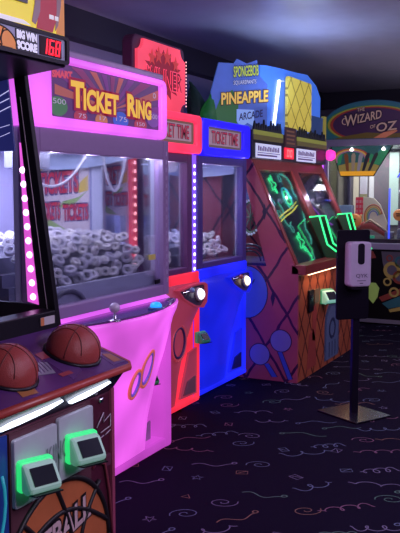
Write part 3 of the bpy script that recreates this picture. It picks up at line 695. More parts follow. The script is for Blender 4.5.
    # side panel upper half: blue artwork, seen from inside
    m = M(); m.prism([(2.03, 1.75), (2.55, 1.75), (2.55, 2.05), (2.06, 2.05)], pr, 2.462, 2.470); A = m.build('side_art', mat('deep_blue_art', (.035, .04, .22), .3, emit=(.03, .035, .22), es=.35), T)
    m = M()
    for a, b, z in ((2.05, 2.12, 1.98), (2.05, 2.14, 1.95), (2.045, 2.13, 1.92), (2.05, 2.2, 1.85), (2.05, 2.15, 1.82)):
        m.tube([(2.461, a, z), (2.461, b, z-.03)], .002 if z > 1.9 else .0012, 5)
    m.build('light_streaks', mat('streak_pale', (.6, .6, .9), .4, emit=(.6, .6, 1), es=.7), A)
    m = M(); m.prism([(1.96, 1.10), (2.55, 1.10), (2.55, 1.75), (2.03, 1.75)], pr, 2.464, 2.468); m.build('side_glass', GLASS, T)
    m = M(); m.prism([(1.89, 1.085), (2.55, 1.085), (2.55, 1.165), (1.905, 1.16)], pr, 2.452, 2.472); m.build('side_rail', BLACK, T)
    m = M(); m.box(s0, s1-.01, 2.52, 2.56, .86, 2.05); m.build('back_board', mat('back_navy', (.02, .02, .07), .5), T)
    # hoop inside
    m = M(); m.tube([(2.0+.09*math.cos(x), 2.38+.09*math.sin(x), 1.62) for x in [i*2*PI/24 for i in range(24)]], .006, 6, closed=True); m.build('hoop', mat('hoop_orange', (.5, .15, .04), .4), T)
    # marquee
    d = 1.77; f = frame((0, d, 2.055*.26), (1, 0, 0), (0, 0, .74)); a, b = s0, 2.445
    m = M(); m.prism([(1.77, 2.045), (2.3, 1.99), (2.3, 2.48), (1.80, 2.48), (1.77, 2.15)], pr, a, b); m.build('marquee', BLACK, T, bevel=.006)
    m = M(); ringframe(m, f, rr(a-.0, b+.004, 2.05, 2.185, .018), rr(a+.012, b-.012, 2.068, 2.168, .008), 0, .014); m.build('score_bezel', BLACK, T)
    m = M(); m.prism([(a+.012, 2.068), (b-.012, 2.068), (b-.012, 2.168), (a+.012, 2.168)], f, 0, .004); P = m.build('score_panel', mat('score_lilac', (.30, .30, .45), .35, emit=(.3, .3, .5), es=.2), T)
    m = M(); m.prism([(min(max(u, 1.8), 2.4), min(max(v, 2.069), 2.167)) for u, v in circ(2.07, 2.075, .095, 36, .085)], f, .004, .0055); bo = m.build('ball_art', mat('score_ball', (.70, .26, .05), .4, emit=(.8, .28, .05), es=.3), P)
    m = M()
    def ln(pts): m.tube([tuple(f(u, min(max(v, 2.07), 2.166), .006)) for u, v in pts], .0024, 5)
    ln([(2.07+.095*math.cos(x), 2.075+.085*math.sin(x)) for x in [i*PI/20 for i in range(21)]]); ln([(1.99+.01*i, 2.09+.005*i-.0007*i*i) for i in range(16)]); ln([(2.07+.003*i, 2.07+.009*i) for i in range(10)]); ln([(2.115+.03*math.cos(x), 2.10+.045*math.sin(x)) for x in [1.6+i*.16 for i in range(14)]])
    m.build('ball_seams', MATS['seam_black'], P)
    for t, v0, v1 in (('BIG WIN', 2.125, 2.158), ('SCORE', 2.078, 2.111)):
        m = M(); m.prism([(2.158, v0-.006), (2.274, v0-.006), (2.274, v1+.006), (2.158, v1+.006)], f, .004, .006); tb = m.build('caption_plate', BLACK, P)
        m = M(); m.text(t, f, 2.164, 2.268, v0, v1, 0, .0075, off=.07); m.build('lettering', mat('caption_white', (.8, .8, .9), .4, emit=(.8, .8, 1), es=.45), tb)
    m = M(); m.prism([(2.285, 2.074), (2.408, 2.074), (2.408, 2.162), (2.285, 2.162)], f, .004, .008); sd = m.build('score_display', mat('display_red_black', (.03, .002, .006), .4, spec=.2), P)
    m = M(); digits(m, '168', f, 2.29, 2.40, 2.082, 2.154, .008); lab(m.build('display_digits', mat('digit_red', (.9, .02, .04), .4, emit=(1, .012, .03), es=1.5), sd), 'red glowing digits reading 168')
    m = M(); m.text('pts', f, 2.408, 2.43, 2.076, 2.09, 0, .0055); m.build('unit_lettering', MATS['pale_line'], P)
    # upper artwork
    m = M(); m.prism([(a+.01, 2.19), (b-.012, 2.19), (b-.012, 2.6), (a+.01, 2.6)], frame((0, d, 0), (1, 0, 0), (0, .03, 1)), -.06, -.052) if False else m.prism([(a+.01, 2.188), (b-.012, 2.188), (b-.012, 2.61), (a+.01, 2.61)], f, -.02, .004)
    U = m.build('upper_art', mat('art_yellow', (.75, .62, .04), .35, emit=(.8, .66, .03), es=.5), T)
    m = M(); m.prism([(2.385, 2.19), (2.432, 2.19), (2.432, 2.6), (2.40, 2.6)], f, .004, .0055); m.build('orange_art', mat('art_orange', (.6, .25, .06), .35, emit=(.65, .25, .06), es=.4), U)
    m = M(); m.prism([(2.27, 2.19), (2.36, 2.19), (2.385, 2.26), (2.385, 2.6), (2.29, 2.6), (2.285, 2.27)], f, .0055, .007); m.build('red_jersey_art', mat('art_red', (.35, .03, .04), .35, emit=(.4, .03, .05), es=.4), U)
    m = M(); m.prism([(2.245, 2.215), (2.265, 2.205), (2.29, 2.27), (2.31, 2.6), (2.27, 2.6), (2.262, 2.30)], f, .0055, .0075); m.prism([(2.375, 2.20), (2.392, 2.23), (2.41, 2.33), (2.42, 2.6), (2.395, 2.6), (2.385, 2.3)], f, .0055, .0075); m.build('arm_art', mat('art_mauve', (.25, .16, .18), .35, emit=(.25, .16, .2), es=.3), U)
    m = M(); m.prism([(2.34, 2.25), (2.365, 2.25), (2.365, 2.27), (2.34, 2.27)], f, .0075, .009); m.prism([(2.372, 2.25), (2.392, 2.25), (2.392, 2.27), (2.372, 2.27)], f, .0075, .009); m.build('white_band_art', mat('art_white', (.8, .8, .8), .35, emit=(.8, .8, .8), es=.4), U)
    m = M(); m.prism([(a+.01, 2.188), (2.13, 2.188), (2.24, 2.195), (2.20, 2.21), (a+.01, 2.205)], f, .0055, .007); m.build('white_streak_art', MATS['art_white'], U)
    m = M(); m.prism([(1.88, 2.286), (2.218, 2.286), (2.218, 2.50), (1.88, 2.50)], f, .004, .012); D2 = m.build('timer_display', mat('timer_black', (.01, .006, .008), .25), U)
    m = M(); digits(m, '35', f, 2.04, 2.16, 2.302, 2.43, .012); m.build('display_digits', MATS['digit_red'], D2)
basketball()

# ------------------------------------------------------------------ pineapple coin pusher
def pusher():
    T = thing('coin_pusher_machine', 'two player coin pusher with diamond patterned orange front and blue and yellow sign', 'arcade machine', (7.15, 2.9, 0))
    s0, s1 = 6.20, 8.11
    pr = lambda u, v, w=0.0: Vector((w, u, v))
    side = lattice('plum_lattice', (.46, .085, .12), (.05, .008, .05), 1, 2.6, 1.75, .035)
    frt = lattice('orange_lattice', (.44, .11, .05), (.10, .02, .015), 0, 4.8, 3.1, .06)
    RB = mat('red_brown', (.30, .05, .04), .35)
    for x0, x1 in ((s0, s0+.03), (s1-.03, s1)):
        m = M()
        m.prism([(2.20, .0), (3.5, 0), (3.5, .965), (2.48, .965), (2.225, .97), (2.20, .95)], pr, x0, x1)
        m.prism([(2.23, .97), (2.48, .965), (2.715, 1.80), (3.5, 1.80), (3.5, 1.87), (2.635, 1.87)], pr, x0, x1)
        m.prism([(2.90, .965), (3.5, .965), (3.5, 1.80), (2.90, 1.80)], pr, x0, x1)
        P = m.build('side_panel', side, T)
        if x0 == s0: SP = P
        m = M(); m.prism([(2.48, .965), (2.90, .965), (2.90, 1.80), (2.715, 1.80)], pr, (x0+x1)/2-.003, (x0+x1)/2+.003); m.build('side_glass', GLASS, T)
    # round blue shapes and streaks printed on the near side
    f = sideL(s0); A = lambda d: -d
    lav = mat('lavender_print', (.22, .22, .48), .4); dk = mat('dark_print', (.03, .015, .06), .5); blu = mat('blue_print', (.04, .07, .42), .4, emit=(.01, .02, .3), es=.15); sky = mat('sky_print', (.10, .16, .55), .4, emit=(.02, .04, .3), es=.15)
    for nm, d, z, r, ry, mm in (('round_print', 2.535, .215, .088, .088, lav), ('round_print', 2.345, .345, .09, .09, lav), ('round_print', 2.66, .74, .19, .22, sky)):
        m = M(); m.mat(1); m.prism(circ(A(d), z, r+.008, 32, ry+.008), f, 0, .0015); m.mat(0); m.prism(circ(A(d), z, r, 32, ry), f, .0015, .003); m.build(nm, [mm, dk], SP)
    for pts in ([(2.49, .135), (2.455, .145), (2.375, .035), (2.42, .03)], [(2.37, .25), (2.335, .25), (2.24, .03), (2.275, .02)]):
        m = M(); m.mat(1); m.prism([(A(d+(.008 if i in (0, 3) else -.008)), z) for i, (d, z) in enumerate(pts)], f, 0, .001); m.mat(0); m.prism([(A(d), z) for d, z in pts], f, .001, .003); m.build('streak_print', [blu, dk], SP)
    for d, z in ((2.42, .70), (2.50, 1.42)): m = M(); m.prism([(A(d-.02), z), (A(d), z-.07), (A(d+.02), z), (A(d), z+.07)], f, 0, .002); m.build('leaf_print', dk, SP)
    for d, z in ((2.62, .80), (2.66, .84)): m = M(); m.prism([(A(d), z), (A(d-.012), z), (A(d-.04), z+.05), (A(d-.03), z+.05)], f, .003, .004); m.build('leaf_print', dk, SP)
    # front cabinet
    m = M(); m.box(s0+.03, s1-.03, 2.20, 2.24, 0, .90); FP = m.build('front_panel', frt, T)
    m = M(); m.box(s0+.03, s1-.03, 2.24, 3.5, 0, .88); m.build('cabinet_body', RB, T)
    m = M(); m.box(s0+.0, s1, 2.13, 2.26, .905, .985); L = m.build('front_ledge', RB, T, bevel=.006)
    m = M(); m.box(s0+.14, 7.08, 2.15, 2.175, .893, .905); m.build('under_ledge_light', mat('warm_strip', (1, .75, .5), .4, emit=(1, .72, .45), es=4.0), L)
    m = M(); m.box(7.3, 8.0, 2.15, 2.175, .893, .905); m.build('under_ledge_light', MATS['warm_strip'], L)
    area('under_ledge_lamp', (6.7, 2.14, .88), .75, 1.3, (1, .6, .3), (math.radians(-25), 0, 0), .04)
    area('under_ledge_lamp', (7.65, 2.14, .88), .6, .4, (1, .6, .3), (math.radians(-25), 0, 0), .04)
    f = front(2.20)
    m = M(); m.prism(rr(6.44, 6.56, .56, .75, .01), f, 0, .02); C = m.build('coin_slot', BLACK, T, bevel=.004)
    m = M(); m.prism(rr(6.475, 6.525, .66, .71, .006), f, .02, .024); m.build('coin_button', CHROME, C)
    m = M(); m.prism(rr(6.60, 6.72, .62, .74, .01), f, 0, .012); m.build('reader_plate', mat('plate_brown', (.16, .06, .03), .4), T)
    card_reader(T, (6.88, 2.195, .655), (-.5, -1, 0), 1.25, mat('mint_reader', (.45, .72, .60), .35, emit=(.2, .75, .5), es=.35))
    m = M(); m.prism([(6.58, .30), (6.66, .28), (6.70, .54), (6.64, .60), (6.58, .56)], f, 0, .002); m.prism([(6.44, .06), (6.70, .06), (6.66, .32), (6.60, .40), (6.50, .36)], f, 0, .002); m.build('red_print', mat('brick_print', (.36, .06, .05), .45), FP)
    # arched door printed on the front
    arch = [(6.93, .04), (7.37, .04)]+[(7.15+.22*math.cos(x), .36+.22*math.sin(x)) for x in [i*PI/16 for i in range(17)]]
    inn = [(7.15+(u-7.15)*.82, .04+(v-.04)*.90) for u, v in arch]
    m = M(); m.prism(arch, f, 0, .003); DA = m.build('arch_print', mat('slate_blue_print', (.07, .10, .20), .4), FP)
    m = M(); m.mat(0); m.prism(inn, f, .003, .005); m.mat(1); ringframe(m, f, circ(7.15, .32, .10, 24), circ(7.15, .32, .07, 24), .005, .008)
    for u in (7.06, 7.15, 7.24): m.box(u-.006, u+.006, 2.192, 2.196, .06, .20)
    m.build('arch_planks', [mat('steel_blue_print', (.12, .17, .30), .4), mat('navy_print', (.03, .04, .11), .4)], DA)
    # slanted window frame
    ga, gb = Vector((0, 2.235, .985)), Vector((0, 2.64, 1.86)); gl = (gb-ga); GL = gl.length; gf = frame(ga, (1, 0, 0), gl.normalized())
    for x0, x1 in ((s0+.031, s0+.085), (7.10, 7.25), (s1-.085, s1-.031)):
        m = M(); m.prism([(x0, 0), (x1, 0), (x1, GL), (x0, GL)], gf, -.05, .012); m.build('window_stile', RB, T, bevel=.005)
    m = M(); m.prism([(s0+.031, GL-.10), (s1-.031, GL-.10), (s1-.031, GL), (s0+.031, GL)], gf, -.045, .010); m.build('window_head', RB, T)
    for x0, x1 in ((s0+.075, 7.10), (7.25, s1-.075)):
        m = M(); m.prism([(x0, 0), (x1, 0), (x1, GL-.10), (x0, GL-.10)], gf, -.012, -.008); m.build('window_glass', GLASS, T)
    # slanted playfield with neon tubes
    pa, pb = Vector((0, 2.29, .95)), Vector((0, 2.69, 1.82)); pv = pb-pa; PL = pv.length; pf = frame(pa, (1, 0, 0), pv)
    m = M(); m.prism([(6.235, 0), (7.14, 0), (7.14, 1), (6.235, 1)], pf, -.02, 0); PF = m.build('playfield', mat('playfield_dark', (.07, .07, .10), .3, noise=.7, nscale=14), T)
    m = M(); m.prism([(7.20, 0), (8.075, 0), (8.075, 1), (7.20, 1)], pf, -.02, 0); PF2 = m.build('playfield', MATS['playfield_dark'], T)
    NG = mat('neon_green', (.05, .5, .2), .4, emit=(.05, 1, .30), es=2.2); NT = mat('neon_teal', (.1, .5, .4), .4, emit=(.10, .65, .42), es=1.1); NY = mat('neon_yellow', (.7, .7, .1), .4, emit=(.95, .9, .12), es=1.3)
    def curve(pts, r, mt, nm, P=PF, closed=False, w=.012):
        # smooth with Catmull-Rom
        out = []; n = len(pts)
        rng = range(n) if closed else range(n-1)
        for i in rng:
            p = [Vector(pts[(i+k) % n] if closed else pts[min(max(i+k, 0), n-1)]) for k in (-1, 0, 1, 2)]
            for j in range(5):
                t = j/5; out.append(.5*((2*p[1])+(p[2]-p[0])*t+(2*p[0]-5*p[1]+4*p[2]-p[3])*t*t+(3*p[1]-p[0]-3*p[2]+p[3])*t**3))
        if not closed: out.append(Vector(pts[-1]))
        m = M(); m.tube([tuple(pf(q.x, q.y, w)) for q in out], r*.75, 6, closed=closed); return m.build(nm, mt, P)
    def flower(u, v, R, P=PF):
        curve([(u+R*(1+.45*math.cos(5*a))*math.cos(a)*.75, v+R*(1+.45*math.cos(5*a))*math.sin(a)) for a in [i*2*PI/30 for i in range(30)]], .007, NG, 'neon_flower', P, True)
    curve([(6.74, .93), (6.86, .92), (6.98, .90), (7.06, .87), (7.10, .80), (7.07, .72), (7.12, .64), (7.13, .56), (7.08, .44), (7.00, .34), (7.03, .25), (6.98, .18)], .011, NT, 'neon_outline')
    curve([(6.58, .62), (6.62, .54), (6.56, .46), (6.60, .38), (6.70, .42)], .008, NT, 'neon_outline')
    flower(6.64, .80, .065); flower(6.74, .215, .068)
    for u, v, r in ((6.86, .86, .03), (6.50, .50, .035), (6.66, .35, .03), (6.88, .06, .035), (6.46, .62, .03)):
        curve([(u+r*math.cos(a), v+r*1.1*math.sin(a)) for a in [i*2*PI/12 for i in range(12)]], .006, NT, 'neon_ring', PF, True)
    for r in (.095, .065):
        curve([(6.86+r*math.cos(a), .66+r*1.1*math.sin(a)) for a in [i*2*PI/14 for i in range(14)]], .009, NG if r < .08 else mat('neon_cyan', (.05, .5, .6), .4, emit=(.05, .7, .6), es=1.0), 'neon_ring', PF, True)
    curve([(6.79, .70), (6.84, .64), (6.91, .68)], .007, NG, 'neon_stem')
    curve([(6.78, .17), (6.82, .10), (6.85, .06)], .010, NG, 'neon_stem'); curve([(6.86, .03), (6.84, .0), (6.86, -.035)], .012, NG, 'neon_stem')
    for k in (0, .035):
        curve([(6.42, .42+k), (6.60, .47+k), (6.84, .52+k), (7.04, .58+k)], .009, NY, 'neon_bar')
    # right bay: dim playfield objects
    m = M()
    for i in range(26):
        u = random.uniform(7.3, 8.0); v = random.uniform(.25, .95); r = random.uniform(.02, .06); m.mat(i % 4); m.prism(circ(u, v, r, 12), pf, .002, .012)
    m.build('playfield_art', [mat('pf_plum', (.16, .08, .18), .4), mat('pf_teal', (.08, .2, .22), .4), mat('pf_tan', (.3, .2, .14), .4), mat('pf_grey', (.25, .24, .3), .4)], PF2)
    m = M()
    for i in range(22):
        u = random.uniform(6.3, 7.08); v = random.uniform(.05, .95); r = random.uniform(.015, .045); m.mat(i % 4); m.prism(circ(u, v, r, 12), pf, .001, .004)
    m.build('playfield_art', [MATS['pf_plum'], MATS['pf_teal'], MATS['pf_tan'], MATS['pf_grey']], PF)
    curve([(7.38, .62), (7.50, .50), (7.66, .40), (7.82, .34)], .010, mat('neon_violet', (.4, .1, .6), .4, emit=(.6, .12, .95), es=.9), 'neon_arc', PF2)
    # green token chute
    GC = mat('chute_green', (.03, .10, .03), .4)
    NB = mat('neon_green_bright', (.05, .6, .2), .4, emit=(.04, 1, .25), es=1.6)
    for c0, c1 in ((7.03, 7.22), (7.90, 8.07)):
        prof = [(2.225, .985), (2.395, 1.35), (2.30, 1.36), (2.222, 1.105), (2.075, 1.0), (2.075, .985)]
        m = M(); m.prism(prof, pr, c0, c0+.012); CH = m.build('token_chute', GC, T)
        m = M(); m.prism(prof, pr, c1-.012, c1); m.build('chute_side', GC, CH)
        m = M(); m.prism([(2.25, 1.0), (2.36, 1.32), (2.33, 1.33), (2.235, 1.06), (2.10, .995), (2.10, .987)], pr, c0+.012, c1-.012); m.build('chute_bed', mat('chute_dark_green', (.015, .05, .03), .3), CH)
        for x in (c0+.004, c1-.006):
            m = M(); m.tube([(x, 2.392, 1.352), (x, 2.298, 1.362), (x, 2.219, 1.106), (x, 2.072, 1.002)], .0085, 8); m.build('neon_edge', NB, CH)
    # wheel of beads behind the side glass
    wc = Vector((6.27, 2.655, 1.37)); m = M(); m.tube([(wc.x, wc.y+.075*math.cos(a), wc.z+.13*math.sin(a)) for a in [i*2*PI/28 for i in range(28)]], .010, 6, closed=True)
    for k in range(4): a = k*PI/4; m.tube([(wc.x, wc.y-.07*math.cos(a), wc.z-.12*math.sin(a)), (wc.x, wc.y+.07*math.cos(a), wc.z+.12*math.sin(a))], .005, 6)
    W = m.build('spinner_wheel', mat('wheel_olive', (.12, .2, .10), .4), T)
    m = M()
    for i in range(22):
        a = i*2*PI/22; m.lathe([(.0005, -.012), (.010, -.006), (.012, 0), (.010, .006), (.0005, .012)], (wc.x-.008, wc.y+.085*math.cos(a), wc.z+.145*math.sin(a)), (1, 0, 0), 8)
    m.build('bead_ring', mat('bead_white', (.6, .6, .7), .4, emit=(.5, .55, .7), es=.35), W)
    for z, c in ((1.63, (.06, .10, .26)), (1.57, (.12, .16, .32))):
        m = M(); m.prism([(-.085, 0), (.085, 0), (.05, .06), (0, .09), (-.05, .06)], frame((wc.x, wc.y, z-.05), (0, -1, 0), (0, 0, 1)), 0, .03); m.build('wheel_crown', mat('crown_blue_%d' % (z*100), c, .4), W)
    m = M()
    for k in range(3): m.tube([(6.28, 2.56+.16*math.cos(a)*(1-k*.2)+.1, 1.0+.14*math.sin(a)*(1-k*.2)) for a in [i*PI/12 for i in range(13)]], .008, 6)
    m.build('chute_hoop', mat('hoop_dark', (.08, .08, .1), .3), T)
    m = M(); m.box(6.24, 6.9, 2.52, 3.15, .955, .985); m.build('inner_deck', mat('deck_dark', (.06, .05, .08), .3), T)
    # overhead score box
    m = M(); m.box(s0-.03, s1+.04, 2.60, 3.3, 1.86, 2.10); m.build('score_box', mat('box_charcoal', (.02, .018, .03), .35), T, bevel=.01)
    f = front(2.60)
    wh = mat('score_white', (.6, .62, .75), .4, emit=(.55, .6, .85), es=.62); ink = mat('score_ink', (.2, .12, .3), .5)
    for u0, u1 in ((6.235, 6.82), (7.24, 7.80)):
        m = M(); m.prism(rr(u0, u1, 1.872, 1.992, .006), f, 0, .006); P = m.build('score_card', wh, T)
        m = M()
        for k in range(13): u = u0+.04+k*(u1-u0-.08)/13; m.prism([(u, 1.93), (u+.026, 1.93), (u+.026, 1.972-.012*(k % 3)), (u, 1.972)], f, .006, .007)
        m.prism([(u0+.03, 1.888), (u1-.1, 1.888), (u1-.1, 1.902), (u0+.03, 1.902)], f, .006, .007); m.prism([(u0+.03, 1.912), (u1-.03, 1.912), (u1-.03, 1.918), (u0+.03, 1.918)], f, .006, .007)
        m.build('card_marks', ink, P)
    m = M(); m.prism(rr(6.91, 7.15, 1.885, 1.985, .006), f, 0, .008); P = m.build('counter_display', mat('counter_red', (.5, .01, .02), .4, emit=(1, .02, .06), es=.85), T)
    m = M(); digits(m, '00', f, 6.95, 7.11, 1.90, 1.97, .008); m.build('display_digits', mat('counter_bright', (1, .1, .1), .4, emit=(1, .12, .14), es=1.6), P)
    m = M(); m.prism([(6.91, 1.995), (7.20, 1.995), (7.20, 2.17), (6.91, 2.17)], f, 0, .012); P = m.build('rules_panel', mat('rules_brown', (.10, .05, .05), .4), T)
    m = M()
    for k in range(4): m.prism([(6.94, 2.02+k*.036), (7.16-.02*(k % 2), 2.02+k*.036), (7.16-.02*(k % 2), 2.035+k*.036), (6.94, 2.035+k*.036)], f, .012, .014)
    m.build('rules_lines', mat('rules_gold', (.4, .22, .10), .4), P)
    # grass frieze
    for u0, u1 in ((6.18, 6.86), (7.24, 8.14)):
        m = M(); m.mat(0); m.prism([(u0, 2.06), (u1, 2.06), (u1, 2.10), (u0, 2.10)], f, 0, .008); m.mat(1); m.prism([(u0, 2.02), (u1, 2.02), (u1, 2.062), (u0, 2.062)], f, 0, .009)
        m.mat(2); u = u0
        while u < u1-.05:
            w = random.uniform(.05, .09); m.prism([(u, 2.09), (u+w, 2.09), (u+w*.5, 2.15+random.uniform(0, .05))], f, -.01, .006); u += w*.8
        m.build('grass_frieze', [mat('frieze_yellow', (.30, .34, .06), .4, emit=(.3, .34, .05), es=.25), mat('frieze_olive', (.14, .12, .04), .4, emit=(.2, .18, .05), es=.15), mat('frieze_dark', (.015, .02, .03), .5)], T)
    # main blue sign
    BL = mat('sign_blue', (.05, .16, .62), .35, noise=.3, nscale=4, emit=(.05, .17, .75), es=.62)
    f = front(2.66); top = [(8.12, 2.55), (7.98, 2.66), (7.7, 2.735), (7.35, 2.715), (6.95, 2.70), (6.6, 2.68), (6.47, 2.665)]
    m = M(); m.prism([(6.47, 2.08), (8.12, 2.08)]+top, f, -.03, 0); BS = m.build('sign_board', BL, T)
    m = M(); m.prism([(6.765, 2.17), (6.80, 2.17), (6.93, 2.59), (6.89, 2.59)], f, 0, .016); m.build('sign_tube', mat('tube_white', (.9, .95, 1), .4, emit=(.8, .9, 1), es=2.6), BS)
    m = M(); m.prism([(6.89, 2.585), (7.04, 2.60), (7.04, 2.592), (6.89, 2.577)], f, 0, .006); m.build('sign_line', MATS['score_white'], BS)
    # plain yellow board with a diamond pattern
    yb = lattice('yellow_diamond', (.62, .52, .08), (.26, .20, .03), 0, 4, 4, .045, emit=.5)
    m = M(); m.prism(rr(7.04, 7.72, 2.17, 2.645, .04), front(2.63), -.015, .012); Y = m.build('yellow_board', yb, T, bevel=.004)
    m = M(); m.prism([(7.72, 2.10), (8.10, 2.10), (8.10, 2.34), (7.72, 2.34)], front(2.625), -.01, .004); m.build('corner_board', mat('navy_board', (.03, .07, .20), .4, emit=(.02, .06, .2), es=.3), T)
    m = M(); m.prism([(8.08, 2.08), (8.17, 2.08), (8.17, 2.36), (8.10, 2.36)], front(2.62), -.02, .012); m.build('corner_post', mat('post_yellow', (.4, .36, .06), .4, emit=(.4, .36, .05), es=.2), T)
    m = M(); m.lathe([(.0005, -.03), (.05, -.02), (.06, .02), (.04, .06), (.0005, .07)], (8.13, 2.56, 1.96), (0, -1, 0), 18); m.build('corner_lamp', mat('lamp_magenta', (.8, .05, .4), .4, emit=(1, .04, .45), es=1.2), T)
    # title board, turned towards the room at the near corner
    A0, A1 = Vector((6.13, 2.93, 0)), Vector((6.49, 2.60, 0)); R = (A1-A0); Lr = R.length; tf = frame(A0, R.normalized(), (0, 0, 1))
    m = M(); m.prism([(.0, 2.12), (Lr, 2.12), (Lr, 2.50), (Lr*.82, 2.58), (Lr*.80, 2.70), (Lr*.60, 2.665), (Lr*.42, 2.70), (Lr*.36, 2.66), (.04, 2.66), (-.03, 2.42)], tf, -.02, 0); TB = m.build('title_board', mat('title_blue', (.06, .12, .40), .4, noise=.4, nscale=5, emit=(.05, .11, .42), es=.5), T)
    m = M(); m.prism([(.0, 2.11), (.20, 2.11), (.22, 2.35), (.16, 2.44), (.05, 2.36), (-.0, 2.24)], tf, .0, .006); m.build('title_leaf', mat('title_green', (.03, .16, .03), .4, emit=(.02, .15, .02), es=.35), TB)
    m = M(); m.prism([(.20, 2.28), (.36, 2.28), (.36, 2.14), (.30, 2.17), (.24, 2.13), (.20, 2.18)], tf, .006, .010); m.build('title_sky', mat('title_pale', (.25, .42, .75), .4, emit=(.25, .42, .8), es=.5), TB)
    m = M()
    for t, u0, u1, v0, v1, w, off, sl, mi in (('SPONGEBOB', .17, .40, 2.545, 2.63, .008, .09, .12, 0), ('SPONGEBOB', .17, .40, 2.545, 2.63, .010, .02, .12, 1), ('SQUAREPANTS', .17, .38, 2.475, 2.515, .008, .08, .1, 0), ('SQUAREPANTS', .17, .38, 2.475, 2.515, .010, .0, .1, 2),
                                      ('PINEAPPLE', .06, Lr-.0, 2.315, 2.405, .012, .09, .10, 3), ('PINEAPPLE', .06, Lr-.0, 2.315, 2.405, .014, .03, .10, 4), ('ARCADE', .22, .44, 2.185, 2.245, .012, .02, .18, 0)):
        m.mat(mi); m.text(t, tf, u0, u1, v0, v1, 0, w, off=off, slope=sl)
    m.build('lettering', [mat('title_navy', (.02, .03, .16), .4), mat('title_lime', (.45, .55, .06), .4, emit=(.45, .55, .05), es=.45), mat('title_white', (.6, .65, .8), .4, emit=(.6, .65, .8), es=.4), mat('title_brown', (.12, .05, .02), .4), mat('title_gold', (.75, .48, .08), .4, emit=(.75, .48, .06), es=.55)], TB)
    # big leaves rising at the near end
    lm = [mat('leaf_deep', (.012, .05, .02), .5), mat('leaf_mid', (.02, .12, .03), .5, emit=(.01, .14, .02), es=.3)]
    for k, (d, h, w, lean) in enumerate(((3.08, .42, .20, .10), (3.28, .36, .22, .22), (2.98, .30, .16, -.02))):
        m = M(); m.smooth = True; vs = []; fs = []; n = 8
        for i in range(n+1):
            t = i/n; ww = w*.5*math.sin(PI*(.25+.75*t))**.9*(1 if t < 1 else .02); z = 2.10+h*t; y = d+lean*t*t; x = 6.16-.02*k-.05*math.sin(PI*t)
            vs += [(x+.03, y-ww, z), (x-.012, y, z), (x+.03, y+ww, z), (x+.045, y, z)]
        for i in range(n):
            a = 4*i; b = a+4
            fs += [(a, a+1, b+1, b), (a+1, a+2, b+2, b+1), (a+2, a+3, b+3, b+2), (a+3, a, b, b+3)]
        fs += [(3, 2, 1, 0), (4*n, 4*n+1, 4*n+2, 4*n+3)]
        m.add(vs, fs); m.build('topper_leaf', lm[0] if k < 2 else lm[1], T)
    for x in (6.45, 6.9, 7.45, 7.85): point('playfield_fill', (x, 2.45, 1.58), 1.6, (.85, .68, 1), 0)  # unseen points added to brighten the dark playfield
    area('side_window_lamp', (6.45, 2.95, 1.79), .3, 9, (.75, .78, 1), (0, 0, 0), .3, spec=0)
pusher()

